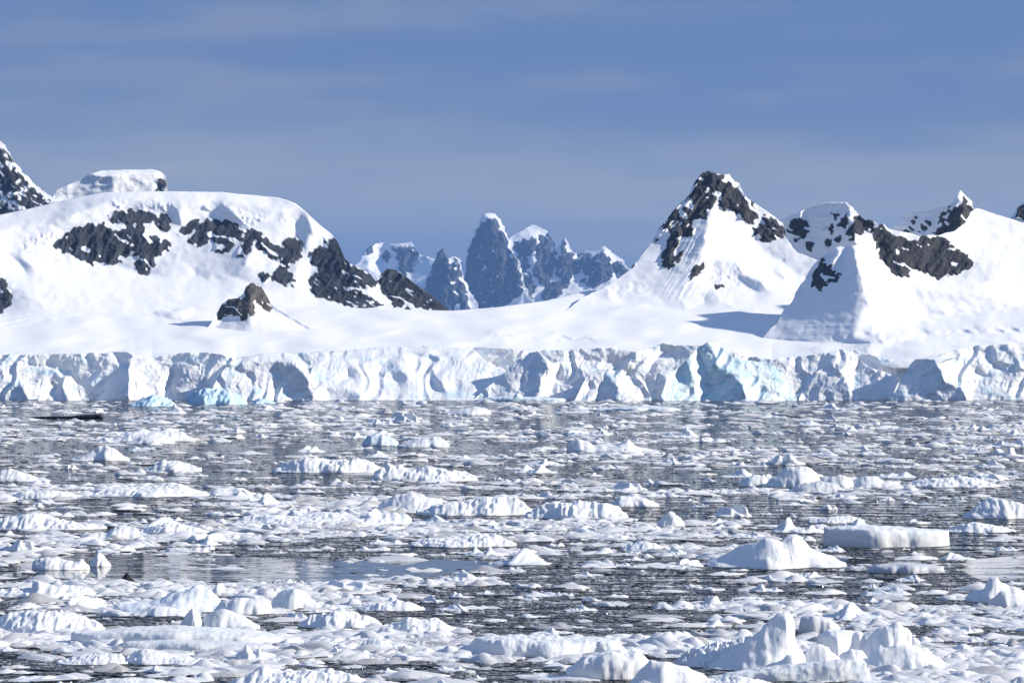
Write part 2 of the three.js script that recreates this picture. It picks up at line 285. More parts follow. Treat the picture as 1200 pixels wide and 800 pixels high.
// blocks and ramps standing out before the wall
{
  const blk = (seed, x, D, top, bands, more = {}) => relief({ parent: cliff.root, part: 'ice_block', mat: iceMat, x, step: 0.6, rows: 70, back: 5, backStep: 6, backFall: 0.5, warp: 5, D, ref: 468, gy: 0.7, gx: 0.6, reach: 13, edge: 0.9, seed, snowRough: 0.7, freeFoot: true, top, foot: [[-60, 471], [1300, 471]], tint: iceTint, flutes: iceFlutes, bands, ...more });
  blk(201, [-60, 104], 1470, [[-60, 440], [-20, 434], [0, 433], [10, 429], [18, 424], [30, 427], [40, 431], [52, 430], [62, 433], [72, 441], [82, 440], [90, 449], [104, 469]], [lit(-1.3, 0.3, [-60, 446], [0, 446], [25, 450], [34, 471], [-60, 471]), lit(-1.2, 0.4, [62, 440], [74, 446], [70, 462], [60, 456])]);
  blk(203, [44, 104], 1452, [[44, 469], [50, 456], [56, 448], [61, 444], [68, 449], [78, 453], [88, 449], [96, 452], [100, 460], [104, 469]], [lit(-1.2, 0.4, [62, 448], [76, 455], [78, 471], [66, 471])]);
  blk(205, [112, 262], 1462, [[112, 469], [120, 458], [128, 446], [136, 437], [142, 428], [150, 423], [158, 421], [172, 420], [188, 423], [204, 427], [220, 427], [234, 430], [240, 440], [246, 452], [254, 460], [262, 469]], [lit(-1.5, 0.35, [112, 471], [128, 444], [143, 428], [149, 440], [148, 471]), lit(1.4, 0.9, [150, 424], [176, 421], [196, 430], [206, 440], [190, 458], [150, 466]), lit(-1.3, 0.35, [205, 436], [238, 430], [262, 440], [262, 471], [196, 471], [192, 460])]);
  blk(207, [246, 372], 1438, [[246, 469], [250, 452], [256, 440], [262, 430], [270, 423], [284, 418.5], [310, 414], [335, 413.5], [350, 417], [360, 430], [372, 469]], [lit(0.4, 3.5, [258, 412], [360, 410], [358, 424], [318, 421], [262, 428]), lit(-1.0, 0.45, [326, 426], [346, 430], [358, 444], [368, 466], [344, 464], [338, 448], [325, 438]), lit(1.0, 1.2, [258, 436], [290, 424], [318, 428], [322, 471], [252, 471])]);
  blk(209, [352, 608], 1454, [[352, 469], [360, 448], [366, 430], [374, 418], [390, 412], [410, 410.5], [450, 407.5], [500, 405.5], [540, 406.5], [556, 410], [566, 420], [576, 428], [588, 431], [595, 436], [599, 448], [604, 460], [608, 469]], [lit(0.4, 3.5, [366, 408], [450, 404], [560, 402], [562, 414], [500, 416], [440, 419], [370, 424]), lit(-1.1, 0.3, [380, 464], [386, 455], [406, 456], [424, 463], [420, 471], [384, 471]), lit(-1.0, 0.5, [405, 434], [420, 430], [424, 440], [414, 444]), lit(-1.0, 0.5, [448, 440], [468, 432], [480, 442], [466, 452]), lit(-0.9, 0.5, [502, 432], [514, 442], [522, 458], [508, 458]), lit(-1.0, 0.4, [480, 412], [508, 414], [522, 424], [500, 420])], { gx: 0.75, gy: 1.9 });
  blk(211, [555, 700], 1452, [[555, 469], [566, 458], [578, 448], [590, 438], [600, 428], [612, 418], [622, 413], [632, 412], [640, 420], [648, 425], [658, 423], [670, 424], [680, 430], [686, 440], [690, 452], [700, 469]], [lit(-1.3, 0.35, [555, 471], [600, 426], [625, 410], [645, 424], [636, 442], [628, 471]), lit(1.5, 0.9, [630, 454], [638, 440], [650, 425], [668, 424], [678, 430], [662, 433], [650, 446], [642, 460]), lit(-1.0, 0.5, [650, 448], [664, 434], [684, 434], [694, 471], [640, 471])]);
  blk(213, [674, 764], 1438, [[674, 469], [680, 456], [686, 444], [691, 436], [700, 433], [712, 432], [722, 435], [734, 440], [746, 443], [756, 447], [764, 469]], [lit(-1.1, 0.4, [704, 455], [712, 446], [724, 458], [722, 471], [702, 471])]);
  blk(215, [936, 1066], 1470, [[936, 469], [944, 448], [954, 436], [966, 430], [976, 420], [986, 412], [998, 412], [1008, 415], [1010, 424], [1018, 430], [1032, 434], [1048, 440], [1058, 452], [1066, 469]], [lit(-1.2, 0.35, [936, 471], [950, 440], [974, 426], [990, 440], [1000, 471]), lit(1.5, 0.9, [976, 424], [986, 412], [1008, 415], [1006, 426], [1000, 438], [990, 430]), lit(-1.1, 0.4, [1004, 430], [1030, 434], [1060, 452], [1062, 471], [1000, 471])]);
  blk(217, [1044, 1140], 1456, [[1044, 469], [1052, 450], [1060, 438], [1068, 426], [1073, 421], [1084, 420], [1096, 421], [1102, 432], [1107, 446], [1118, 450], [1130, 455], [1136, 462], [1140, 469]], [lit(-1.5, 0.15, [1044, 471], [1060, 436], [1073, 420], [1098, 420], [1108, 448], [1132, 456], [1132, 471])], { edge: 0.4 });
}
// the snow field behind the crest, rising gently to the mountains
const fieldTop = [[-60, 380], [0, 378], [30, 372], [60, 365], [95, 354], [130, 352], [165, 357], [200, 364], [235, 354], [252, 346], [280, 342], [320, 338], [350, 345], [400, 355], [450, 362], [530, 364], [580, 360], [640, 352], [690, 340], [730, 340], [770, 345], [830, 350], [880, 360], [905, 372], [940, 392], [1000, 400], [1080, 400], [1260, 392]];
const softMax = (a, b) => 0.5 * (a + b + Math.hypot(a - b, 14));
const roll = (px, py) => 13 * fbm(px / 90, py / 24, 2) + 1.6 * fbm(px / 34 + 0.1 * py, py / 10, 2);
const fieldDepth = (px, py) => { const e = 412 - py; return 1545 + 2.6 * e + (e > 0 ? 0.014 * e * e : 0); };
relief({
  name: 'glacier_field', label: 'smooth white snow field sloping down to the ice cliff', category: 'snow field',
  x: [-60, 1260], rows: 90, back: 4, backStep: 60, backFall: 0.3, D: 1650, gy: 6, reach: 14, seed: 11, snowRough: 0, freeFoot: true,
  top: fieldTop, foot: crest.map(([x, y]) => [x, y + 5]),
  depth: (px, py, by) => 2 + softMax(cliff.topD(px) + 6 + 2 * (by - py), fieldDepth(px, py) + roll(px, py)),
  bands: [
    lit(-0.3, 1, [572, 393.5], [610, 392.5], [695, 395], [695, 397], [610, 395], [572, 395.5]),
    lit(-0.9, 0.3, [118, 354], [170, 360], [206, 368], [208, 376], [168, 367], [118, 361]),
    lit(-0.9, 0.3, [205, 368], [240, 354], [264, 350], [264, 357], [240, 362], [210, 377]),
    lit(-0.9, 0.4, [-20, 374], [30, 366], [52, 362], [58, 368], [36, 376], [-20, 384]),
    lit(-0.8, 0.4, [64, 368], [78, 364], [90, 368], [78, 372]),
    lit(-0.8, 0.4, [690, 352], [720, 346], [750, 352], [720, 354]),
  ],
  rocks: [[[-10, 324], [4, 330], [13, 345], [10, 356], [3, 366], [-10, 368]]],
});

// left dome with its rock bands; a broken edge of ice runs along its brow
const seracs = [[20, 292], [60, 272], [85, 258], [110, 243], [150, 238], [200, 243], [240, 246], [280, 254], [330, 264], [360, 274], [390, 286], [420, 300]];
relief({
  name: 'mountain', label: 'broad ice domed mountain with dark rock bands across its flank', category: 'mountain',
  x: [-60, 530], rows: 150, D: 1760, base: px => 1676, apron: 4, spread: 24, blend: 16, ref: 378, gy: 1.35, gx: 0.25, reach: 90, seed: 21, edge: 0.35, snowRough: 1.0, flutes: (px, py) => -3.4 * smooth(-0.15, 0.35, fbm(px / 34 + 3, py / 20, 2)) * Math.exp(-(((py - along(seracs, px) - 5 * noise(px / 25, 2)) / 7) ** 2)) * (ridged((px + 8 * noise(px / 16, py / 12)) / 17, py / 12, 3) + 0.5 * noise(px / 5, py / 5)), rockColor: [0.042, 0.051, 0.068], grow: 2.4, streak: 0.8,
  top: [[-60, 262], [0, 251], [30, 245], [60, 238], [100, 229], [125, 225], [150, 224.5], [200, 224], [260, 225], [300, 229], [322, 231], [335, 234], [347, 239], [357, 247], [364, 254], [375, 264], [388, 274], [395, 282], [401, 296], [404, 303], [412, 310], [425, 316], [434, 321], [440, 329], [446, 322], [453, 315], [463, 316], [476, 324], [486, 332], [500, 342], [514, 353], [524, 362], [530, 368]],
  foot: [[-60, 398], [530, 394]],
  bands: [
    lit(0.1, 2.6, [-60, 255], [60, 235], [130, 222], [260, 222], [340, 235], [330, 245], [260, 236], [200, 232], [130, 234], [60, 258], [-60, 280]),
    lit(0.2, 0.5, [60, 262], [120, 238], [190, 236], [205, 250], [180, 252], [150, 247], [115, 258], [75, 275]),
    lit(0.55, 0.5, [205, 262], [215, 240], [232, 238], [250, 248], [232, 258], [214, 268]),
    lit(-0.9, 0.3, [250, 246], [258, 237], [272, 250], [285, 258], [270, 262], [256, 258]),
    lit(-0.6, 0.4, [195, 244], [210, 238], [210, 262], [198, 262]),
    lit(1.0, 1.0, [330, 250], [350, 248], [378, 268], [393, 284], [380, 290], [362, 296], [350, 272]),
    lit(-0.7, 0.5, [345, 256], [360, 252], [366, 270], [356, 290], [347, 282]),
    lit(0.8, 1.2, [300, 290], [320, 300], [335, 314], [330, 320], [302, 320], [285, 308], [288, 296]),
    lit(-0.7, 1.2, [225, 310], [300, 288], [285, 312], [270, 325], [230, 325]),
    lit(0.9, 1.3, [345, 312], [365, 300], [362, 330], [360, 346], [347, 338]),
    lit(0.7, 2.6, [0, 300], [110, 312], [200, 326], [280, 326], [310, 340], [250, 352], [150, 350], [60, 345], [0, 335]),
    lit(-0.9, 0.7, [0, 350], [20, 348], [45, 352], [52, 362], [20, 372], [0, 375]),
    lit(-0.6, 1.0, [10, 296], [22, 300], [40, 314], [30, 318]),
    lit(-0.5, 0.8, [380, 310], [404, 303], [420, 330], [446, 360], [400, 354], [362, 340]),
    lit(-0.4, 0.7, [446, 320], [470, 320], [500, 345], [520, 362], [470, 360], [452, 345]),
    lit(0.4, 0.6, [70, 285], [110, 262], [200, 282], [180, 320], [110, 308]),
  ],
  rocks: [
    [[62, 286], [72, 279], [82, 271], [95, 266], [108, 262], [115, 260], [122, 262], [130, 270], [140, 272], [150, 268], [160, 266], [170, 270], [172, 276], [180, 278], [188, 282], [198, 282], [200, 288], [195, 294], [188, 298], [178, 302], [180, 310], [172, 320], [162, 318], [158, 310], [165, 305], [160, 300], [148, 298], [140, 306], [128, 310], [124, 304], [115, 304], [108, 309], [95, 303], [85, 297], [72, 292]],
    [[127, 254], [135, 248], [150, 247], [165, 249], [177, 252], [176, 260], [165, 270], [155, 264], [140, 260], [132, 260]],
    [[180, 254], [190, 250], [198, 256], [199, 266], [192, 271], [184, 264]],
    [[208, 275], [218, 264], [228, 258], [233, 258], [230, 264], [220, 272], [210, 278]],
    [[220, 282], [230, 270], [240, 260], [252, 259], [256, 262], [248, 272], [240, 284], [232, 288]],
    [[248, 292], [252, 268], [262, 260], [275, 262], [285, 270], [282, 280], [270, 290], [258, 296]],
    [[276, 298], [284, 280], [292, 268], [300, 276], [296, 290], [285, 300]],
    [[296, 270], [310, 278], [318, 288], [330, 290], [335, 282], [348, 278], [353, 285], [352, 300], [345, 306], [338, 312], [325, 306], [312, 298], [300, 286]],
    [[304, 321], [320, 320], [330, 310], [337, 318], [345, 330], [347, 337], [335, 334], [322, 326], [308, 330]],
    [[363, 300], [368, 292], [380, 290], [383, 282], [395, 279], [404, 284], [404, 300], [412, 309], [420, 313], [430, 316], [438, 322], [442, 332], [434, 338], [425, 334], [418, 328], [425, 340], [434, 350], [447, 358], [451, 363], [430, 362], [400, 354], [385, 350], [370, 345], [362, 336], [366, 322], [376, 312], [365, 308]],
    [[444, 322], [452, 314], [465, 315], [477, 322], [487, 331], [502, 341], [514, 351], [524, 360], [530, 368], [510, 366], [495, 358], [485, 364], [470, 358], [460, 358], [455, 346], [448, 338]],
    [[-60, 330], [-10, 322], [4, 330], [13, 345], [10, 356], [3, 366], [-60, 372]],
  ],
});
relief({
  name: 'mountain', label: 'steep snow dusted rocky peak rising behind the ice dome', category: 'mountain',
  x: [-60, 82], rows: 80, D: 3300, ref: 260, gy: 0.9, gx: 0.2, reach: 60, seed: 31, jag: 2, edge: 1.2, streak: 0.5, rockColor: [0.046, 0.05, 0.058], snowRough: 2, back: 5,
  top: [[-60, 185], [-25, 150], [-8, 157], [0, 164], [8, 175], [15, 188], [22, 197], [30, 205], [38, 213], [46, 222], [56, 227], [66, 235], [74, 240], [82, 246]],
  foot: [[-60, 275], [82, 262]],
  rocks: [[[-60, 186], [-20, 165], [0, 170], [10, 182], [24, 203], [34, 215], [46, 226], [60, 236], [64, 250], [40, 262], [-60, 275]]],
  bands: [lit(-0.7, 0.5, [-60, 200], [0, 180], [12, 205], [20, 240], [-60, 260])],
});
relief({
  name: 'mountain', label: 'flat topped ice cap with fluted edge behind the dome', category: 'mountain',
  x: [56, 196], rows: 50, D: 3000, ref: 240, gy: 0.7, gx: 0.1, reach: 50, seed: 41, snowRough: 1.6, edge: 0.5, back: 5,
  top: [[56, 240], [66, 222], [80, 216], [95, 210], [105, 203], [118, 199.5], [135, 199], [160, 198.5], [178, 198.5], [188, 201], [193, 206], [195, 216], [196, 222]],
  foot: [[56, 250], [120, 240], [196, 240]],
  bands: [lit(0.1, 4, [95, 196], [190, 196], [188, 203], [110, 204]), lit(-0.05, 0.45, [60, 225], [105, 206], [135, 206], [130, 232], [80, 236]), lit(0.35, 0.35, [135, 206], [188, 206], [188, 226], [132, 228])],
  flutes: (px, py) => -0.6 * ridged(px / 11 + 0.02 * py + 0.6 * noise(px / 9, py / 9), py / 40, 2),
  rocks: [[[182, 211], [187, 208], [194, 212], [195, 225], [182, 226], [186, 219]]],
});

// far spires, hazy
const farRock = { noLedge: true, jag: 3, step: 0.6, rockColor: [0.046, 0.05, 0.058], D: 15000, back: 5, streak: 0.86, snowRough: 1.8, skew: 0.25, bigRock: 60, grow: 2.6, rockRough: 2.2, rockVar: 1.1 };
relief({
  ...farRock, name: 'mountain', label: 'low snowy twin summits left of the dark far pyramid', category: 'mountain', x: [405, 566], rows: 80, ref: 365, gy: 0.9, gx: 0.0, reach: 50, seed: 51, edge: 0.8, D: 15575,
  top: [[405, 345], [418, 310], [426, 297], [432, 288], [440, 285], [452, 283], [462, 286], [472, 285], [480, 283], [486, 289], [492, 299], [500, 300], [508, 302], [520, 306], [532, 300], [540, 304], [552, 318], [566, 340]], foot: [[405, 372], [566, 372]],
  bands: [lit(1.2, 0.9, [432, 290], [440, 286], [450, 320], [430, 318]), lit(-1, 0.8, [452, 285], [470, 290], [462, 320], [450, 312]), lit(-0.8, 0.8, [485, 285], [500, 302], [515, 310], [505, 345], [480, 330])],
  rocks: [[[463, 292], [475, 288], [486, 290], [490, 298], [484, 310], [476, 322], [468, 308]], [[447, 300], [455, 296], [452, 306]], [[430, 296], [434, 290], [436, 296]]],
});
relief({
  ...farRock, name: 'mountain', label: 'pointed dark rock pyramid among the far blue spires', category: 'mountain', x: [488, 562], rows: 80, ref: 365, gy: 0.5, gx: 0.0, reach: 50, seed: 61, edge: 0.7, D: 14525,
  top: [[488, 350], [497, 333], [503, 318], [510, 303], [516, 293], [519, 290.5], [523, 298], [528, 306], [534, 300], [538, 306], [542, 322], [550, 340], [562, 362]], foot: [[488, 372], [562, 372]],
  bands: [lit(-0.9, 0.5, [498, 340], [518, 291], [524, 305], [532, 350], [530, 366], [500, 366]), lit(1.3, 0.9, [525, 300], [545, 330], [556, 366], [540, 366], [530, 330])],
  rocks: [[[500, 340], [510, 306], [518, 292], [524, 304], [527, 325], [533, 345], [530, 366], [505, 360], [500, 348]], [[529, 310], [534, 305], [538, 320], [546, 350], [550, 366], [542, 362], [532, 335]]],
});
relief({
  ...farRock, name: 'mountain', label: 'tallest far rock tower with sheer blue walls and snow on its tip', category: 'mountain', x: [538, 632], rows: 125, ref: 365, gy: 0.28, gx: 0.0, reach: 50, seed: 71, edge: 1.3, D: 14875, streak: 0.8,
  top: [[538, 352], [544, 335], [546, 310], [548, 294], [551, 283], [556, 273], [561, 266], [564, 252], [568, 249.5], [578, 250], [585, 257], [591, 267], [594, 277], [598, 287], [602, 296], [608, 306], [613, 320], [616, 336], [622, 352], [632, 362]], foot: [[538, 372], [632, 372]],
  bands: [lit(-0.5, 0.3, [540, 350], [552, 290], [566, 256], [575, 262], [575, 360], [545, 362]), lit(0.7, 0.4, [578, 262], [590, 270], [600, 310], [590, 330], [580, 300]), lit(-0.6, 0.3, [580, 305], [600, 315], [612, 330], [605, 360], [575, 362]), lit(1.2, 1.2, [566, 250], [580, 250], [595, 275], [602, 296], [596, 290], [584, 262], [572, 256])],
  rocks: [[[543, 350], [546, 320], [551, 290], [560, 270], [566, 258], [572, 254], [579, 258], [588, 272], [594, 290], [601, 302], [608, 316], [613, 340], [600, 350], [585, 360], [560, 364], [548, 360]]],
});
relief({
  ...farRock, name: 'mountain', label: 'jagged row of snow capped far spires trailing from the tallest tower', category: 'mountain', x: [592, 748], rows: 115, ref: 365, gy: 0.75, gx: 0.1, reach: 50, seed: 81, edge: 0.9, D: 15400,
  top: [[592, 300], [598, 277], [606, 272], [616, 266], [626, 263], [634, 267], [642, 272], [648, 284], [652, 292], [656, 288], [661, 277], [666, 284], [670, 295], [678, 297], [684, 294], [694, 294], [702, 292], [708, 288], [714, 293], [722, 299], [730, 305], [735, 312], [748, 330]], foot: [[592, 372], [748, 372]],
  bands: [
    lit(0.6, 1.6, [596, 280], [612, 268], [626, 264], [628, 278], [610, 284], [600, 288]), lit(-0.9, 0.5, [606, 285], [626, 282], [622, 310], [608, 300]), lit(1.2, 0.9, [628, 270], [648, 285], [650, 320], [640, 330], [628, 310], [624, 290]),
    lit(-0.9, 0.6, [650, 292], [660, 278], [656, 320], [645, 335]), lit(1.1, 0.8, [661, 280], [678, 300], [690, 325], [672, 330], [660, 310]), lit(-0.8, 0.6, [678, 298], [694, 296], [690, 320], [680, 318]), lit(1.1, 0.9, [708, 290], [735, 312], [720, 330], [706, 312]), lit(-0.8, 0.6, [692, 300], [707, 292], [704, 320], [694, 325]),
    lit(0.9, 1.6, [600, 300], [612, 310], [618, 330], [625, 340], [612, 345]),
  ],
  rocks: [
    [[604, 287], [614, 282], [626, 280], [627, 290], [620, 300], [618, 316], [610, 306]], [[632, 278], [642, 275], [648, 290], [652, 302], [646, 320], [640, 335], [628, 322], [630, 302]], [[654, 300], [660, 284], [665, 296], [674, 308], [676, 320], [662, 330], [655, 322]],
    [[678, 300], [690, 298], [696, 306], [690, 322], [682, 316]], [[698, 302], [706, 296], [714, 304], [718, 318], [708, 328], [698, 322]], [[634, 345], [650, 332], [668, 330], [655, 345], [640, 354]], [[684, 330], [700, 322], [710, 328], [696, 336]], [[612, 316], [620, 322], [626, 338], [618, 352], [612, 340]], [[720, 310], [728, 308], [735, 318], [725, 326]],
  ],
});

// the high dark headed peak
relief({
  name: 'mountain', label: 'tallest near peak with black rock head above a sharp snow ridge', category: 'mountain',
  x: [640, 985], rows: 180, D: 1800, base: px => 1706, apron: 4, spread: 22, blend: 16, ref: 366, gy: 1.15, gx: 0.1, reach: 90, seed: 91, jag: 1.2, edge: 0.9, streak: 0.74, grow: 2, rockColor: [0.037, 0.038, 0.043], rockRough: 1.6,
  top: [[640, 378], [665, 362], [684, 348], [700, 340], [715, 333], [735, 318], [752, 300], [764, 283], [773, 267], [781, 258], [788, 247], [797, 240], [806, 229], [813, 216], [818, 207], [824, 202], [830, 199.5], [840, 203], [848, 205], [854, 204], [862, 212], [868, 216], [874, 230], [884, 238], [897, 246], [908, 254], [918, 262], [922, 280], [935, 296], [960, 306], [985, 320]],
  foot: [[640, 390], [780, 388], [840, 390], [890, 402], [930, 412], [985, 414]],
  bands: [
    lit(-0.7, 1.0, [690, 345], [765, 285], [815, 215], [835, 205], [838, 235], [825, 285], [800, 330], [780, 352], [735, 352]),
    lit(0.9, 1.0, [836, 232], [850, 250], [880, 275], [905, 300], [860, 310], [835, 320], [822, 305], [828, 270]),
    lit(0.45, 2.2, [840, 300], [905, 300], [950, 330], [950, 370], [880, 372], [830, 345]),
    lit(-0.5, 0.35, [838, 306], [862, 304], [872, 320], [866, 332], [845, 340], [828, 330]),
    lit(-1.0, 0.3, [868, 325], [890, 328], [902, 340], [888, 342], [872, 335]),
    lit(-0.8, 0.5, [905, 318], [915, 318], [918, 324], [908, 322]),
    lit(-0.9, 0.7, [765, 352], [800, 340], [835, 340], [842, 350], [800, 358]),
    lit(-0.9, 0.6, [806, 362], [826, 350], [838, 352], [822, 372]),
    lit(0.9, 1.6, [800, 352], [828, 346], [826, 356], [806, 370]),
    lit(-0.9, 0.6, [700, 348], [710, 338], [718, 350]), lit(1.0, 1.4, [710, 338], [724, 344], [735, 352], [718, 350]),
    lit(-0.3, 0.5, [806, 232], [825, 202], [838, 206], [838, 225], [820, 250], [806, 262], [796, 280], [780, 300]),
    lit(0.9, 0.6, [842, 206], [862, 212], [885, 242], [890, 262], [878, 258], [862, 240], [846, 226]),
    lit(0.5, 1.0, [885, 240], [918, 262], [920, 275], [905, 275], [890, 262]),
  ],
  flutes: (px, py) => smooth(240, 290, py) * (1 - smooth(345, 360, py)) * smooth(770, 790, px) * (1 - smooth(845, 865, px)) * -1.5 * ridged((px - 0.55 * (355 - py)) / 8, py / 80, 2) - 2.4 * ridged(px / 11, py / 9, 3) * (Math.exp(-(((px - 852) / 22) ** 2) - ((py - 324) / 12) ** 2) + 0.8 * Math.exp(-(((px - 735) / 26) ** 2) - ((py - 338) / 9) ** 2)),
  rocks: [
    [[812, 222], [818, 206], [826, 200], [836, 201], [847, 205], [848, 215], [843, 226], [838, 234], [832, 246], [826, 255], [815, 254], [806, 258], [814, 270], [812, 276], [803, 276], [798, 265], [795, 255], [800, 240], [806, 232]],
    [[776, 264], [784, 258], [788, 246], [793, 236], [800, 232], [803, 228], [800, 244], [795, 252], [790, 262], [780, 272], [774, 276], [766, 284]],
    [[796, 262], [802, 272], [795, 284], [788, 300], [798, 298], [801, 294], [796, 306], [783, 314], [776, 312], [777, 300], [776, 290], [784, 280], [786, 268]],
    [[848, 222], [855, 212], [862, 214], [870, 216], [876, 228], [884, 240], [886, 250], [888, 256], [880, 262], [870, 256], [862, 245], [850, 246], [842, 240]],
    [[884, 268], [898, 262], [895, 252], [908, 258], [916, 265], [921, 276], [910, 278], [896, 282], [886, 274]],
    [[808, 328], [814, 312], [822, 310], [823, 318], [814, 324]], [[838, 336], [846, 334], [848, 338], [840, 338]], [[736, 308], [742, 304], [744, 310], [738, 312]],
  ],
});
relief({
  name: 'mountain', label: 'shaded snow ridge with scattered rocks between the black peak and the spur', category: 'mountain',
  x: [895, 1050], rows: 90, D: 1900, ref: 310, gy: 0.75, gx: -0.95, reach: 80, seed: 101, jag: 2, edge: 1.4, grow: 2.4, streak: 0.7, rockColor: [0.04, 0.04, 0.045], back: 5,
  top: [[895, 275], [910, 260], [922, 255], [935, 250], [941, 246], [950, 243], [965, 238], [975, 237], [985, 236.5], [993, 237.5], [998, 242], [1006, 250], [1014, 256], [1022, 258], [1028, 262], [1030, 272], [1040, 290], [1050, 300]],
  foot: [[895, 320], [960, 330], [1050, 330]],
  bands: [lit(1.0, 0.8, [992, 236], [1004, 250], [1012, 262], [1030, 268], [1020, 300], [1004, 290], [1000, 262]), lit(1.0, 0.8, [938, 250], [944, 246], [946, 260], [940, 266])],
  flutes: (px, py) => -1.1 * ridged((px + 0.5 * py) / 10, py / 60, 2),
  rocks: [
    [[924, 268], [930, 258], [940, 258], [945, 262], [948, 270], [940, 278], [930, 276], [926, 274]], [[996, 268], [1002, 258], [1008, 252], [1020, 257], [1029, 264], [1028, 272], [1016, 270], [1006, 276], [996, 282], [992, 278]],
    [[982, 266], [992, 252], [998, 248], [994, 258], [986, 270]], [[967, 270], [974, 264], [977, 270], [970, 274]], [[968, 288], [972, 282], [974, 290], [970, 294]], [[946, 288], [950, 282], [954, 286], [950, 292]], [[974, 252], [984, 249], [982, 254]], [[930, 280], [934, 278], [933, 284]], [[980, 280], [985, 276], [986, 284]],
  ],
});
relief({
  name: 'mountain', label: 'sharp horn with a white tip and dark rock rib above the snow saddle', category: 'mountain',
  x: [1040, 1165], rows: 90, D: 1900, ref: 290, gy: 0.7, gx: -0.85, reach: 70, seed: 111, jag: 2, grow: 2, edge: 1.1, streak: 0.64, rockColor: [0.055, 0.055, 0.052], back: 5,
  top: [[1040, 272], [1052, 262], [1060, 253], [1066, 250], [1072, 247], [1078, 250], [1090, 247], [1100, 244], [1110, 242], [1115, 240], [1119, 232], [1124, 225], [1126, 222], [1131, 228], [1136, 232], [1141, 240], [1143, 250], [1150, 262], [1165, 280]],
  foot: [[1040, 300], [1165, 310]],
  bands: [lit(1.0, 0.6, [1128, 226], [1142, 240], [1140, 262], [1136, 275], [1124, 272], [1128, 245]), lit(1.1, 1.0, [1122, 232], [1126, 222], [1132, 230], [1128, 236])],
  rocks: [[[1092, 276], [1098, 266], [1106, 262], [1112, 245], [1120, 238], [1128, 236], [1133, 230], [1142, 240], [1142, 250], [1136, 260], [1137, 274], [1120, 276], [1104, 275], [1096, 282]], [[1060, 272], [1068, 265], [1078, 270], [1084, 268], [1080, 277], [1068, 277], [1062, 278]], [[1080, 262], [1088, 256], [1092, 262], [1084, 270]], [[1100, 255], [1107, 248], [1110, 254], [1102, 260]], [[1066, 262], [1074, 254], [1078, 258], [1070, 266]]],
});
relief({
  name: 'mountain', label: 'little dark rock tip showing over the far end of the snow slope', category: 'mountain', x: [1180, 1262], rows: 40, D: 2100, ref: 262, gy: 0.6, gx: -0.3, reach: 40, seed: 117, edge: 0.6, streak: 0.7, rockColor: [0.045, 0.045, 0.05],
  top: [[1180, 262], [1190, 248], [1193, 243], [1199, 238], [1210, 228], [1235, 232], [1262, 250]], foot: [[1180, 275], [1262, 275]],
  rocks: [[[1188, 258], [1193, 245], [1200, 238], [1212, 230], [1240, 236], [1250, 262], [1200, 258]]],
});
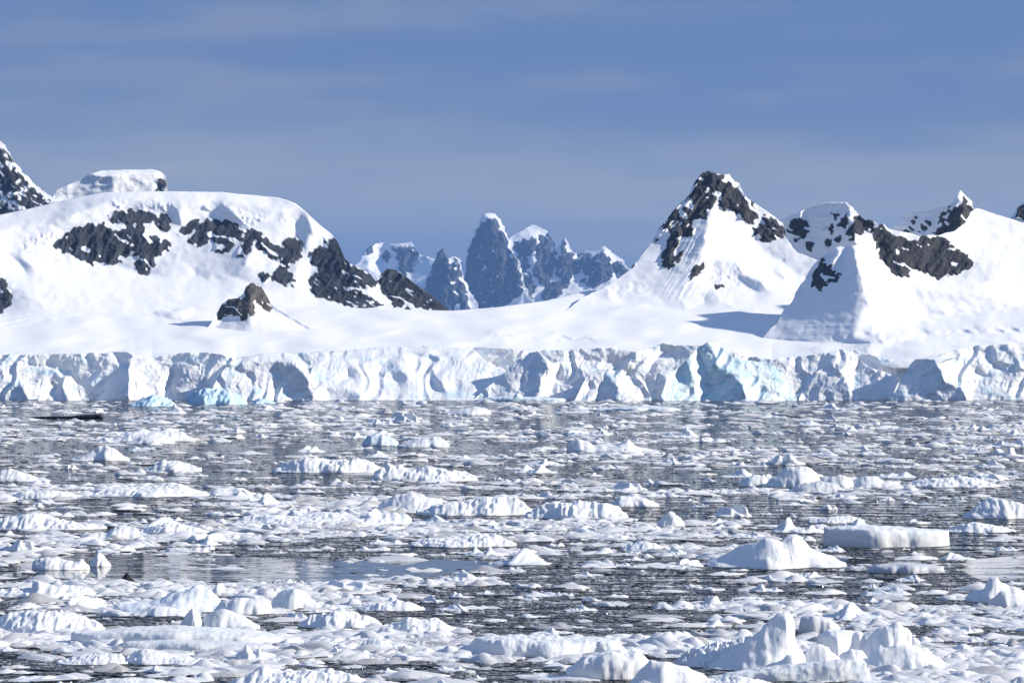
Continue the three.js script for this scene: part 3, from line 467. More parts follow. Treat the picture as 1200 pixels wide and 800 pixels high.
// spur, black rock wall and the slope beside it
relief({
  name: 'mountain', label: 'pyramid spur of snow joined to a slope with a black rock wall', category: 'mountain',
  x: [850, 1260], rows: 165, D: 1650, ref: 410, gy: 1.6, gx: 0.25, reach: 110, seed: 121, jag: 0.9, edge: 0.7, streak: 0.86, rockColor: [0.037, 0.038, 0.043], rockRough: 1.0, freeFoot: true,
  depth: (px, py) => softMax(cliff.topD(px) + 3, (py > 402 ? fieldDepth(px, py) : fieldDepth(px, 402) + (402 - py) * 0.8 + 16 * smooth(1000, 1040, px) * (1 - Math.exp((py - 402) / 16))) + roll(px, py) * smooth(395, 408, py) - 5 * smooth(860, 960, px)), back: 5, warp: 6,
  top: [[850, 424], [862, 419], [880, 410], [892, 400], [900, 388], [911, 379], [918, 364], [929, 353], [934, 340], [944, 327], [951, 313], [960, 303], [964, 301], [970, 297], [976, 291], [984, 288], [990, 290], [998, 288], [1008, 285], [1016, 282], [1022, 276], [1027, 269], [1031, 263.5], [1035, 262], [1040, 267], [1052, 271], [1068, 273], [1075, 276], [1088, 275], [1100, 276], [1110, 272], [1120, 270], [1132, 260], [1138, 248], [1143, 244], [1150, 245], [1165, 250], [1180, 255], [1200, 261], [1260, 275]],
  foot: crest.filter(c => c[0] >= 840).map(([x, y]) => [x, y + 9]),
  bands: [
    lit(0.3, 4, [1000, 398], [1050, 380], [1260, 350], [1260, 400], [1050, 400]),
    lit(-1.9, 0.8, [868, 416], [908, 380], [934, 342], [953, 312], [966, 300], [976, 291], [1000, 288], [1006, 312], [1014, 335], [1020, 355], [1036, 372], [1020, 390], [985, 396], [930, 408], [890, 416]),
    lit(0.6, 1.6, [1006, 300], [1022, 300], [1036, 330], [1045, 365], [1036, 372], [1022, 356], [1012, 330]),
    lit(0.9, 1.2, [976, 310], [980, 296], [992, 290], [986, 312], [980, 316]),
    lit(0.35, 0.45, [1026, 268], [1050, 272], [1100, 276], [1120, 290], [1141, 310], [1120, 318], [1100, 325], [1070, 316], [1062, 324], [1050, 322], [1034, 300]),
    lit(-0.7, 0.4, [1024, 272], [1030, 264], [1050, 300], [1060, 322], [1050, 322], [1034, 302]),
    lit(0.3, 3, [1050, 330], [1120, 326], [1200, 335], [1260, 335], [1260, 350], [1180, 352], [1100, 340]),
    lit(-0.5, 1.0, [1060, 338], [1130, 350], [1190, 348], [1140, 355], [1080, 350]),
    lit(-0.4, 0.4, [1080, 388], [1130, 385], [1200, 384], [1260, 384], [1260, 389], [1200, 389], [1130, 390], [1085, 392]),
    lit(-1.0, 0.5, [1000, 418], [1016, 404], [1032, 395], [1036, 398], [1020, 410], [1008, 420]),
    lit(1.0, 0.8, [1018, 412], [1030, 402], [1055, 394], [1080, 391], [1060, 398], [1036, 408], [1024, 416]),
    lit(-0.5, 0.5, [1040, 376], [1060, 368], [1090, 362], [1145, 366], [1145, 368], [1090, 365], [1060, 372]),
  ],
  flutes: (px, py) => -0.3 * fbm((px + 0.8 * (py - 300)) / 10, py / 30, 2) * smooth(290, 310, py) * (1 - smooth(1000, 1020, px)) * (1 - smooth(375, 395, py)),
  rocks: [
    [[1024, 274], [1028, 266], [1034, 263], [1040, 272], [1050, 276], [1062, 280], [1072, 284], [1074, 278], [1084, 275], [1092, 279], [1104, 276], [1112, 282], [1118, 290], [1128, 296], [1138, 302], [1141, 311], [1134, 316], [1122, 321], [1110, 323], [1100, 326], [1090, 322], [1080, 318], [1074, 314], [1067, 317], [1065, 324], [1056, 325], [1049, 322], [1040, 310], [1033, 302], [1028, 292]],
    [[950, 336], [953, 324], [958, 312], [964, 302], [967, 306], [966, 320], [970, 315], [972, 310], [980, 316], [986, 322], [982, 330], [974, 330], [968, 336], [962, 344], [958, 336]],
  ],
  rockRule: (px, py, st, fl) => px > 940 && px < 1040 && py > 355 && py < 378 && fl > 0.62,
});
// small rock knob standing out of the snow field
relief({
  name: 'rock_knob', kind: 'thing', label: 'small brown rock knob poking out of the snow field under the dome', category: 'rock outcrop',
  x: [236, 376], step: 0.5, rows: 90, D: 1640, blend: 12, ref: 385, gy: 0.9, gx: 0, reach: 40, seed: 131, edge: 0.7, streak: 0.9, grow: 2.5, rockColor: [0.08, 0.074, 0.068], back: 5, rockRough: 0.7, freeFoot: true, base: px => 1626,
  top: [[236, 392], [246, 380], [254, 366], [260, 356], [268, 350], [278, 349], [285, 344], [288, 336], [294, 331], [300, 331.5], [306, 336], [312, 346], [317, 356], [326, 363], [338, 370], [352, 378], [368, 388], [376, 394]],
  foot: [[236, 398], [290, 402], [376, 398]],
  bands: [lit(-1.2, 0.6, [254, 372], [262, 354], [284, 350], [282, 372], [262, 378]), lit(1.0, 0.8, [290, 334], [304, 334], [318, 362], [300, 360], [294, 350]), lit(-1.0, 0.5, [285, 346], [292, 334], [294, 352], [290, 372], [282, 372]), lit(0.3, 2.6, [292, 355], [318, 362], [345, 376], [365, 392], [295, 398]), lit(-0.35, 2.4, [240, 392], [262, 376], [285, 374], [290, 396], [245, 398])],
  flutes: (px, py) => -0.35 * fbm(px / 6, py / 7, 3),
  rocks: [[[254, 374], [258, 362], [266, 354], [276, 350], [286, 348], [288, 336], [294, 331], [302, 332], [310, 342], [317, 360], [314, 364], [306, 356], [298, 350], [295, 352], [297, 364], [290, 370], [284, 374], [276, 366], [266, 368]]],
});

// ---------------------------------------------------------------- the sea
const calm = [
  [[40, 650], [160, 647], [260, 651], [330, 654], [420, 656], [520, 655], [600, 660], [560, 670], [500, 676], [380, 684], [260, 686], [150, 684], [60, 676], [20, 666]],
  [[1134, 656], [1200, 650], [1290, 652], [1290, 682], [1200, 680], [1150, 680], [1126, 668]],
];
const flat = calm.map(p => p.map(([x, y]) => { const D = seaDepth(y); return [seaX(x, D), D]; }));
{
  const n = 1024, h = new Uint8Array(n * n * 4), T = n;
  const waves = [], r = rng(5);
  for (let i = 0; i < 46; i++) { const k = Math.round(4 * Math.pow(1.075, i * 1.05)), a = r() * 2 * Math.PI; waves.push([Math.round(k * Math.cos(a)), Math.round(k * Math.sin(a)), 1 / Math.pow(k, 0.95), r() * 6.28]); }
  let mx = 0; const buf = new Float32Array(n * n);
  for (let j = 0; j < n; j++) for (let i = 0; i < n; i++) { let s = 0; for (const [kx, ky, a, p] of waves) s += a * Math.sin((kx * i + ky * j) * 2 * Math.PI / T + p); buf[j * n + i] = s; mx = Math.max(mx, Math.abs(s)); }
  for (let i = 0; i < n * n; i++) { const v = Math.round(127.5 + 127 * buf[i] / mx); h[i * 4] = h[i * 4 + 1] = h[i * 4 + 2] = v; h[i * 4 + 3] = 255; }
  const ripple = new THREE.DataTexture(h, n, n); ripple.wrapS = ripple.wrapT = THREE.RepeatWrapping; ripple.magFilter = THREE.LinearFilter; ripple.needsUpdate = true;
  ripple.repeat.set(1 / 14, 1 / 14);
  const waterMat = new THREE.MeshPhysicalMaterial({ color: new THREE.Color().setRGB(0.006, 0.013, 0.02), roughness: 0.06, ior: 1.33, bumpMap: ripple, bumpScale: 1.9 });
  const calmMat = new THREE.MeshPhysicalMaterial({ color: new THREE.Color().setRGB(0.006, 0.013, 0.02), roughness: 0.03, ior: 1.33, bumpMap: ripple, bumpScale: 0.006 });
  const shape = new THREE.Shape([[-9000, -300], [9000, -300], [9000, 9000], [-9000, 9000]].map(p => new THREE.Vector2(...p)));
  shape.holes = flat.map(p => new THREE.Path(p.map(q => new THREE.Vector2(...q))));
  const sea = new THREE.Mesh(new THREE.ShapeGeometry(shape).rotateX(-Math.PI / 2), waterMat); sea.name = 'sea';
  for (const p of flat) { const m = new THREE.Mesh(new THREE.ShapeGeometry(new THREE.Shape(p.map(q => new THREE.Vector2(...q)))).rotateX(-Math.PI / 2), calmMat); m.name = 'calm_water'; sea.add(m); }
  tag(sea, 'dark rippled sea between the drifting ice', 'sea', null, 'structure'); shadows(sea); scene.add(sea);
}
const inCalm = (px, py, m) => calm.some(p => signed(p, px, py) > m);

// ---------------------------------------------------------------- floating ice
const grain = (() => {
  const n = 512, d = new Uint8Array(n * n * 4), r = rng(91), f = new Float32Array(n * n);
  for (let o = 4; o <= 64; o *= 2) { const g = []; for (let i = 0; i < o * o; i++) g.push(r()); for (let j = 0; j < n; j++) for (let i = 0; i < n; i++) { const u = i / n * o, v = j / n * o, a = Math.floor(u), b = Math.floor(v), p = u - a, q = v - b, s = p * p * (3 - 2 * p), t = q * q * (3 - 2 * q), G = (x, y) => g[(y % o) * o + x % o]; f[j * n + i] += lerp(lerp(G(a, b), G(a + 1, b), s), lerp(G(a, b + 1), G(a + 1, b + 1), s), t) / Math.sqrt(o); } }
  let m = 0; for (const v of f) m = Math.max(m, v);
  for (let i = 0; i < n * n; i++) { d[i * 4] = d[i * 4 + 1] = d[i * 4 + 2] = 255 * f[i] / m; d[i * 4 + 3] = 255; }
  const t = new THREE.DataTexture(d, n, n); t.wrapS = t.wrapT = THREE.RepeatWrapping; t.magFilter = THREE.LinearFilter; t.needsUpdate = true; t.repeat.set(0.8, 0.8); return t;
})();
const floeMat = new THREE.MeshPhysicalMaterial({ color: 0xffffff, bumpMap: grain, bumpScale: 0.018, clearcoat: 0.3, clearcoatRoughness: 0.25, vertexColors: true, roughness: 0.88, ior: 1.31, transmission: 0.16, thickness: 0 });
// one lump of ice: [profile along x in metres], depth half-width, z centre, how crumbly, how flat-topped
function lump(prof, dz, zc, rough, flatTop, seed, nu, nv, tone, crumb = 0.22) {
  const x0 = prof[0][0], x1 = prof[prof.length - 1][0], w = x1 - x0, P = [], C = [], I = [], U = [];
  let hm = 0; for (const p of prof) hm = Math.max(hm, p[1]);
  const sc = 1 / Math.max(0.05 * w, Math.min(w, hm * 3.2) * crumb), slab = flatTop > 2.7;
  const low = x => { let m = 1e9; for (let k = -3; k <= 3; k++) m = Math.min(m, along(prof, clamp(x + k * 0.03 * w, x0 + 0.06 * w, x1 - 0.06 * w))); return m; };
  const side = (s, p, q) => Math.pow(Math.max(0, 1 - Math.pow(Math.abs(s), p)), q);
  for (let j = 0; j <= nv; j++) for (let i = 0; i <= nu; i++) {
    const u = i / nu, s = Math.sin((j / nv * 2 - 1) * Math.PI / 2), e = Math.pow(Math.sin(Math.PI * u), 0.5);
    const wide = dz * (0.1 + 0.9 * e) * (1 + 0.35 * noise(u * 3.1 + seed, s > 0 ? 3 : 9) + 0.09 * noise(u * 9 + seed, s > 0 ? 5 : 7));
    let x = x0 + w * u, z = wide * s;
    const xs = clamp(x + 0.07 * w * fbm(s * 1.3 + seed, u * 3 + 4.4, 3), x0, x1);
    const top = along(prof, xs), lo = slab ? top * 0.97 : Math.min(top, low(xs) * 0.8), zp = Math.min(0.4, 0.15 + rough * 0.6) * noise(xs / w * 3 + seed, 1.5);
    const body = slab ? side(s, flatTop * 1.6, 0.45) : side(s, 2, 0.72 + Math.min(0.25, rough) * noise(u * 4 + seed, s * 2)), peak = Math.exp(-(((s - zp) / (0.45 + Math.min(0.1, rough) * noise(u * 6 + seed, 3))) ** 2)) * side(s, 2.4, 0.8);
    let h = lo * body + (top - lo) * peak;
    h *= 1 + Math.min(0.14, 0.04 + rough * 0.3) * noise(u * 5 + seed, s * 2 + 8);
    P.push(x, h, z); U.push(x, z);
  }
  const idx = []; for (let j = 0; j < nv; j++) for (let i = 0; i < nu; i++) { const k = j * (nu + 1) + i; idx.push(k, k + nu + 1, k + 1, k + 1, k + nu + 1, k + nu + 2); }
  const g = new THREE.BufferGeometry(); g.setAttribute('position', new THREE.Float32BufferAttribute(P, 3)); g.setIndex(idx); g.computeVertexNormals();
  const n = g.attributes.normal.array, p = g.attributes.position.array, t0 = tone || [0.89, 0.905, 0.915];
  for (let j = 0; j <= nv; j++) for (let i = 0; i <= nu; i++) {      // crumble: push out along the surface
    const k = (j * (nu + 1) + i) * 3, rim = j === 0 || j === nu || i === 0 || i === nu;
    const a = p[k] * sc + seed, b = (p[k + 2] + 1.35 * p[k + 1]) * sc, c = (p[k + 1] * 1.3 - 0.4 * p[k + 2]) * sc;
    const n1 = fbm(a, b, 3) + 0.5 * noise(a * 1.7 + 20, c * 1.7), c1 = 0.55 - cells(a * 1.5, b * 1.5), c2 = 0.5 - cells(a * 3.3, b * 3.3 + c);
    const fade = smooth(0, 0.16 * hm, p[k + 1]), amp = rough * hm * fade * (0.17 * n1 + 0.3 * c1 + 0.22 * c2) + hm * fade * 0.035 * n1;
    for (let d = 0; d < 3; d++) p[k + d] += n[k + d] * amp;
    if (rim) p[k + 1] = -0.1 - 0.12 * hm; else p[k + 1] = Math.max(p[k + 1], -0.02) + 0.008;
    p[k + 2] += zc;
    const m = smooth(0.12, 0.5, fbm(a * 0.35 + 50, b * 0.35, 3)) * 0.6, t = 1 + 0.05 * n1;
    C.push(Math.min(0.94, t0[0] * (1 - 0.15 * m) * t), Math.min(0.94, t0[1] * (1 - 0.045 * m) * t), Math.min(0.94, t0[2] * t));
  }
  g.setAttribute('color', new THREE.Float32BufferAttribute(C, 3)); g.setAttribute('uv', new THREE.Float32BufferAttribute(U, 2)); g.computeVertexNormals();
  return g;
}
const taken = [];     // [x, z, radius] of the floes laid so far
// a floe seen in the photograph: water line row, outline of its top, kind of ice
let floeSeed = 1;
function floe(label, wl, lobes, opt = {}) {
  floeSeed += 7.13;
  const D0 = seaDepth(wl), m = D0 / F; let a = 1e9, b = -1e9;
  for (const l of lobes) for (const [x] of l.p) { a = Math.min(a, x); b = Math.max(b, x); }
  const cx = (a + b) / 2, root = new THREE.Group(); root.name = numbered(opt.name || 'ice_floe');
  let k = 0;
  for (const l of lobes) {
    const lw = l.wl || wl, Dl = seaDepth(lw), ml = Dl / F, wpx = l.p[l.p.length - 1][0] - l.p[0][0];
    const dz = (l.dz || clamp(0.30 * wpx * ml, 0.35, 9)) * (opt.deep || 1);
    const ends = [l.p[0], ...l.p, l.p[l.p.length - 1]];
    const prof = l.p.map(([x, y]) => [(x - cx) * ml, Math.max(0.02, (lw - y) * ml * ((l.rough === undefined ? (opt.rough === undefined ? 0.42 : opt.rough) : l.rough) > 0.2 ? 0.64 : 0.84))]);
    const nu = clamp(Math.round(wpx * 0.8), 30, 190), nv = clamp(Math.round(nu * 0.45), 18, 56);
    const g = lump(prof, dz, 0, l.rough === undefined ? (opt.rough === undefined ? 0.42 : opt.rough) : l.rough, l.flat || opt.flat || 2.2, floeSeed + k * 3.7, nu, nv, l.tone || opt.tone, l.crumb || 0.22);
    const mesh = new THREE.Mesh(g, floeMat); mesh.name = lobes.length > 1 ? (l.name || 'ice_lump') : root.name;
    mesh.position.set(0, 0, -(Dl - D0) - dz * 0.85);
    root.add(mesh); k++;
  }
  let top = root;
  if (lobes.length === 1) { top = root.children[0]; root.remove(top); }
  top.position.x += seaX(cx, D0); top.position.z -= D0;
  tag(top, label, opt.category || 'ice floe', opt.group);
  shadows(top); scene.add(top);
  taken.push([seaX(cx, D0), -D0 - 0.15 * (b - a) * m, (b - a) * m * 0.5]);
  return top;
}
const L = (...p) => ({ p });
// EOF part2
const packs = 'ice pieces drifting in the pack';
// the large pieces of the near water
floe('tall pointed ice pinnacle block with tumbled ice blocks and a long front ledge', 792, [
  { p: [[803, 786], [808, 770], [818, 758], [840, 746], [868, 736], [893, 731], [915, 740], [925, 770], [930, 785]], wl: 782, dz: 0.55, rough: 0.35, crumb: 0.07, name: 'ice_slope' },
  { p: [[838, 785], [856, 772], [880, 752], [897, 737], [908, 722], [920, 710], [930, 704.5], [937, 704], [939.5, 712], [941, 730], [945, 752], [950, 772], [956, 786]], wl: 786, dz: 0.75, rough: 0.06, flat: 1.6, name: 'pinnacle' },
  { p: [[975, 778], [981, 740], [990, 734.5], [1012, 735], [1030, 737], [1034, 752], [1040, 776]], wl: 776, dz: 0.5, rough: 0.05, flat: 4, name: 'ice_block' },
  { p: [[1022, 778], [1030, 752], [1040, 737], [1052, 729], [1066, 725], [1078, 729], [1086, 739], [1087, 760], [1092, 778]], wl: 778, dz: 0.6, rough: 0.1, flat: 2, name: 'ice_block' },
  { p: [[1014, 787], [1024, 772], [1038, 758], [1056, 753], [1080, 752], [1098, 760], [1112, 772], [1124, 786]], wl: 787, dz: 0.55, rough: 0.1, flat: 1.8, name: 'ice_block' },
  { p: [[944, 780], [954, 764], [963, 754], [972, 751], [982, 758], [992, 768], [998, 780]], wl: 784, dz: 0.35, rough: 0.08, flat: 1.5, name: 'ice_block' },
  { p: [[990, 782], [998, 766], [1008, 758], [1022, 760], [1030, 770], [1034, 782]], wl: 782, dz: 0.35, rough: 0.08, flat: 1.8, name: 'ice_block' },
  { p: [[905, 786], [920, 772], [930, 764], [940, 766], [950, 776], [956, 786]], wl: 788, dz: 0.3, rough: 0.08, flat: 1.6, name: 'ice_block' },
  { p: [[820, 797], [850, 789], [900, 782], [950, 774], [995, 770], [1008, 772], [1012, 784], [1016, 797]], wl: 798, dz: 0.4, rough: 0.12, flat: 3, name: 'ledge', tone: [0.8, 0.83, 0.85] },
], { category: 'iceberg piece', name: 'ice_block_cluster' });
floe('broad smooth white mound of ice with two low humps', 666, [L([832, 664], [852, 652], [868, 642], [888, 633], [904, 625], [912, 626], [921, 633], [934, 625], [945, 628], [956, 640], [976, 652], [998, 663])], { rough: 0.07, deep: 1.3, flat: 1.7 });
floe('long blocky slab of ice with sheer front and level top', 641, [L([969, 640], [972, 617], [985, 615], [1005, 614], [1025, 613.5], [1045, 615], [1080, 617.5], [1112, 620], [1116, 628], [1118, 640])], { rough: 0.05, flat: 6, name: 'ice_slab', category: 'ice slab' });
floe('row of rounded white ice boulders frozen together', 573, [
  { p: [[904, 571], [913, 557], [926, 546], [944, 541.5], [958, 545], [967, 553], [972, 571]], wl: 571, rough: 0.12 }, { p: [[962, 572], [970, 560], [988, 553], [1002, 559], [1007, 572]], wl: 572, rough: 0.1 },
  { p: [[1000, 572], [1008, 560], [1020, 554.5], [1034, 557], [1041, 563], [1057, 563], [1062, 572]], wl: 572, rough: 0.12 }, { p: [[912, 576], [924, 566], [950, 562], [970, 566], [980, 576]], wl: 577, rough: 0.15, tone: [0.7, 0.72, 0.75] }], {});
floe('lone rounded ice boulder beside the row of boulders', 570, [L([866, 569], [873, 558], [884, 554], [897, 556], [905, 568])], { rough: 0.1 });
floe('flat oblong tongue of crumbled ice trailing from the boulder row', 571, [L([1058, 570], [1088, 556], [1110, 556], [1130, 552], [1152, 556], [1176, 570])], {});
floe('thick long pale slab with a second lip beneath its edge', 760, [{ p: [[72, 754], [74, 742], [110, 741], [160, 737], [200, 735], [245, 738], [290, 743], [328, 751], [347, 756]], wl: 756, rough: 0.06, flat: 5, dz: 1.0, name: 'upper_slab', tone: [0.82, 0.84, 0.85] }, { p: [[128, 762], [150, 752], [200, 751], [260, 752], [310, 756], [330, 762]], wl: 763, rough: 0.08, flat: 4, dz: 0.5, name: 'lip', tone: [0.74, 0.77, 0.8] }], { name: 'ice_slab', category: 'ice slab' });
floe('angular ice block with a scooped blue hollow beside the pale slab', 722, [{ p: [[122, 718], [128, 706], [140, 707], [160, 706], [175, 702], [198, 693], [214, 687], [236, 687], [244, 698], [256, 716]], wl: 718, rough: 0.1, flat: 1.7, tone: [0.8, 0.86, 0.92] }, { p: [[150, 722], [175, 710], [205, 712], [225, 720]], wl: 722, rough: 0.15 }], {});
floe('cluster of clear ice fins standing behind the pale slab', 738, [{ p: [[208, 738], [216, 720], [224, 708], [230, 712], [238, 736]], wl: 738, rough: 0.05, flat: 1.4, tone: [0.78, 0.82, 0.85] }, { p: [[228, 738], [240, 718], [262, 710], [282, 720], [304, 736]], wl: 738, rough: 0.06, flat: 1.5, tone: [0.78, 0.82, 0.85] }], {});
floe('squat translucent ice hump between two taller lumps', 720, [L([248, 718], [258, 703], [275, 699], [300, 697], [314, 700], [318, 716])], { rough: 0.1 });
floe('smooth cone of grey clear ice', 714, [L([315, 712], [323, 697], [334, 688], [342, 686], [354, 690], [366, 702], [377, 712])], { rough: 0.04, flat: 1.5, tone: [0.8, 0.83, 0.85] });
floe('crumbly white ice heap with jagged top by the clear cone', 736, [L([348, 734], [362, 718], [378, 712], [398, 703], [410, 709], [430, 720], [447, 734])], {});
floe('crumbly ice heap with twin notched peaks', 741, [L([448, 738], [463, 724], [480, 716], [492, 722], [508, 718], [520, 728], [537, 739])], {});
floe('long low heap of granular snow ice with a hooked end', 716, [L([418, 714], [440, 704], [455, 703], [465, 698], [480, 703], [498, 714])], {});
floe('round white lump with a small companion bump', 764, [L([416, 760], [426, 746], [438, 741], [452, 748], [460, 753], [470, 750], [482, 760])], { rough: 0.25 });
floe('very long pale floe with straight edge and flat snowy top', 770, [L([545, 766], [560, 750], [590, 746], [640, 749], [690, 750], [722, 752], [731, 766])], { rough: 0.18, flat: 4, tone: [0.82, 0.85, 0.87] });
floe('broad pale floe behind the round white boulder', 796, [L([664, 792], [686, 767], [718, 760], [748, 762], [764, 776], [772, 792])], { rough: 0.15, flat: 3 });
floe('heavy round white boulder of ice cut by the frame edge', 806, [L([738, 804], [750, 784], [764, 771], [785, 773], [805, 780], [826, 792], [834, 804])], { rough: 0.05 });
floe('heap of snow ice knobs hugging the water at the ledge', 806, [L([790, 804], [815, 792], [840, 796], [866, 790], [890, 796], [910, 804])], {});
floe('small slab of ice leaning behind the pinnacle', 742, [L([936, 740], [941, 722], [952, 718], [974, 724], [987, 738])], { rough: 0.05, flat: 3, tone: [0.75, 0.77, 0.79] });
floe('wide white crumbly floe with a sharp square tooth', 700, [L([-20, 698], [0, 688], [29, 688], [32, 674], [40, 672], [56, 682], [76, 682], [95, 686], [107, 698])], { rough: 0.35 });
floe('big crumbly snow floe at the pale slab end', 742, [L([-30, 738], [0, 712], [30, 708], [60, 708], [84, 714], [104, 722], [118, 740])], { rough: 0.45 });
floe('low crumbled ice bank before the pale slab', 779, [L([62, 777], [90, 766], [110, 760], [138, 764], [152, 777])], {});
floe('round knob of ice with a low snowy tail before the pale slab', 779, [L([144, 777], [154, 759], [168, 754], [184, 762], [220, 771], [262, 778])], { rough: 0.3 });
floe('low bank of snow ice half cut by the frame', 808, [L([262, 806], [288, 786], [306, 775], [325, 780], [350, 782], [380, 780], [412, 786], [430, 806])], {});
floe('white snow bank of ice with a smooth rounded back', 808, [L([92, 806], [120, 795], [150, 792], [185, 797], [215, 806])], { rough: 0.25 });
floe('snowy floe with a lumpy back in open calm water', 668, [L([34, 666], [38, 654], [46, 648], [62, 647], [72, 652], [84, 655], [92, 650], [101, 660], [103, 667])], { rough: 0.3 });
floe('single white tooth of ice in open calm water', 664, [L([103, 663], [108, 653], [113, 645], [120, 649], [129, 662])], { rough: 0.15 });
floe('crumbly shelf of ice stacked by the water edge', 706, [L([1134, 704], [1148, 691], [1158, 688], [1164, 673], [1170, 672], [1178, 682], [1200, 690], [1225, 704])], { rough: 0.2 });
floe('grey glassy ice lump on the crumbly shelf', 712, [L([1158, 711], [1164, 700], [1176, 690], [1190, 694], [1210, 711])], { rough: 0.05, tone: [0.7, 0.73, 0.77] });
floe('grey smooth oblong of wet ice', 672, [L([1018, 670], [1030, 662], [1055, 659], [1085, 660], [1106, 664], [1110, 671])], { rough: 0.08, tone: [0.62, 0.65, 0.69], flat: 3 });
// the middle water
floe('long jagged crest of crumbled ice with one tall horn', 616, [L([270, 614], [288, 603], [318, 600], [345, 605], [365, 600], [385, 597], [402, 600], [429, 603], [436, 588], [444, 600], [463, 597], [474, 599], [480, 613])], { rough: 0.3 });
floe('rugged raft of crumbled ice studded with knobs', 554, [L([316, 551], [334, 537], [350, 531], [368, 527], [384, 533], [400, 532], [414, 529], [434, 534], [446, 551])], {});
floe('wide raft of crumbled ice adjoining the knobbed raft', 564, [L([432, 560], [440, 545], [450, 531], [462, 537], [474, 541], [488, 546], [502, 538], [526, 545], [542, 549], [560, 561])], {});
floe('wide snowy floe with a high rounded shoulder', 600, [L([438, 597], [447, 582], [463, 571], [478, 567], [494, 572], [514, 580], [522, 597])], { rough: 0.25 });
floe('long floe of piled snow ice with a dark undercut end', 604, [L([486, 600], [506, 588], [530, 581], [558, 578], [580, 573], [602, 573], [616, 583], [624, 602])], { rough: 0.35 });
floe('broad hummocky floe with ragged snow lumps', 608, [L([612, 604], [636, 584], [648, 579], [664, 582], [680, 578], [700, 580], [720, 585], [738, 605])], { rough: 0.45 });
floe('compact hummock of ice adjoining the broad hummocky floe', 594, [L([714, 592], [727, 574], [738, 577], [756, 578], [768, 585], [774, 593])], { rough: 0.35 });
floe('neat white cone of ice alone in dark water', 617, [L([770, 615], [778, 602], [785, 595], [795, 602], [803, 615])], { rough: 0.15 });
floe('crumbly bank of ice with a spiky end', 641, [L([478, 639], [500, 629], [530, 628], [555, 625], [569, 619], [580, 621], [606, 639])], {});
floe('small flat topped crumbly heap of ice', 646, [L([728, 644], [739, 633], [752, 630], [770, 632], [781, 644])], {});
floe('white floe with two small pointed peaks and a flat tail', 530, [L([664, 528], [670, 516], [680, 511], [689, 514], [694, 521], [711, 518], [722, 521], [730, 515], [736, 512], [743, 522], [768, 528])], { rough: 0.12 });
floe('pale blue low block of ice near the glacier side', 522, [L([423, 520], [431, 508], [446, 506], [456, 509], [467, 520])], { rough: 0.2, tone: [0.74, 0.84, 0.92] });
floe('twin snowy humps of ice beside the pale blue block', 524, [L([464, 522], [480, 515], [492, 512], [504, 508], [516, 510], [527, 522])], { rough: 0.2 });
floe('low white hump of ice with a dark blue end', 486, [L([520, 485], [530, 480], [545, 477], [556, 474], [570, 477], [576, 485])], { rough: 0.1 });
floe('hummock of ice with a rounded lip before it', 520, [{ p: [[102, 517], [124, 505], [140, 499], [158, 498], [190, 501], [206, 516]], wl: 517, rough: 0.3 }, { p: [[144, 520], [164, 511], [186, 511], [204, 520]], wl: 520, rough: 0.15 }], {});
floe('peaked white ice mound', 540, [L([78, 539], [98, 531], [114, 521], [122, 518.5], [131, 522], [139, 531], [150, 539])], { rough: 0.2 });
floe('ragged ice mound with a little outlier at its foot', 553, [L([162, 552], [176, 543], [190, 531], [205, 534], [220, 538], [234, 551])], { rough: 0.35 });
floe('sloping ice wedge running out to a point', 564, [L([-20, 561], [0, 546], [12, 541], [22, 548], [34, 555], [56, 563])], { rough: 0.25 });
floe('oblong snowy floe with a level lumpy back', 585, [L([8, 583], [18, 574], [32, 570], [60, 570], [80, 575], [88, 584])], { rough: 0.35 });
floe('long low band of ice with a raised middle', 582, [L([82, 580], [110, 570], [160, 567], [190, 560], [202, 562], [230, 573], [244, 580])], { rough: 0.3 });
floe('lumpy oval floe next to the long low band', 581, [L([232, 580], [248, 571], [270, 568], [284, 568], [300, 579])], {});
floe('long sloping heap of ice ending in flat slush', 621, [L([-20, 618], [0, 602], [12, 600], [26, 596], [35, 594], [46, 600], [72, 607], [120, 619])], { rough: 0.4 });
floe('rounded floe with an upturned end', 632, [L([90, 630], [104, 622], [124, 620], [132, 612], [146, 608], [158, 614], [162, 630])], { rough: 0.25 });
floe('ragged elongated ice heap beside the upturned floe', 626, [L([158, 623], [174, 611], [190, 607], [214, 611], [244, 624])], {});
floe('heap of snow ice knobs by the long slab', 608, [L([1132, 605], [1148, 583], [1163, 572], [1170, 573], [1182, 579], [1205, 581], [1230, 605])], { rough: 0.35 });
floe('low snowy bank behind the long blocky slab', 613, [L([948, 611], [972, 603], [998, 600], [1016, 611])], {});
floe('low spread of granular ice beyond the long blocky slab', 624, [L([1108, 623], [1130, 612], [1150, 607], [1175, 614], [1195, 623])], {});
floe('bluish white slab of ice lying along the cliff foot', 470, [L([555, 471], [575, 465], [590, 463], [602, 463], [606, 459], [611, 464], [640, 465], [660, 466], [664, 470])], { rough: 0.1, tone: [0.74, 0.86, 0.92], flat: 3, name: 'ice_slab', category: 'ice slab' });
floe('thin flat ice shelf by the cliff foot near the tower berg', 481, [L([690, 480], [720, 477], [760, 475], [790, 477], [800, 480])], { rough: 0.1, flat: 3, tone: [0.78, 0.87, 0.92] });
floe('small blue wedge of ice below the bright cliff', 468, [L([1172, 467], [1180, 460], [1190, 457], [1197, 458], [1198, 467])], { rough: 0.1, tone: [0.55, 0.78, 0.9] });
floe('low white raft of ice at the foot of the shaded cliff', 466, [L([1000, 466], [1020, 461], [1035, 460], [1046, 466]), ], { rough: 0.3 });
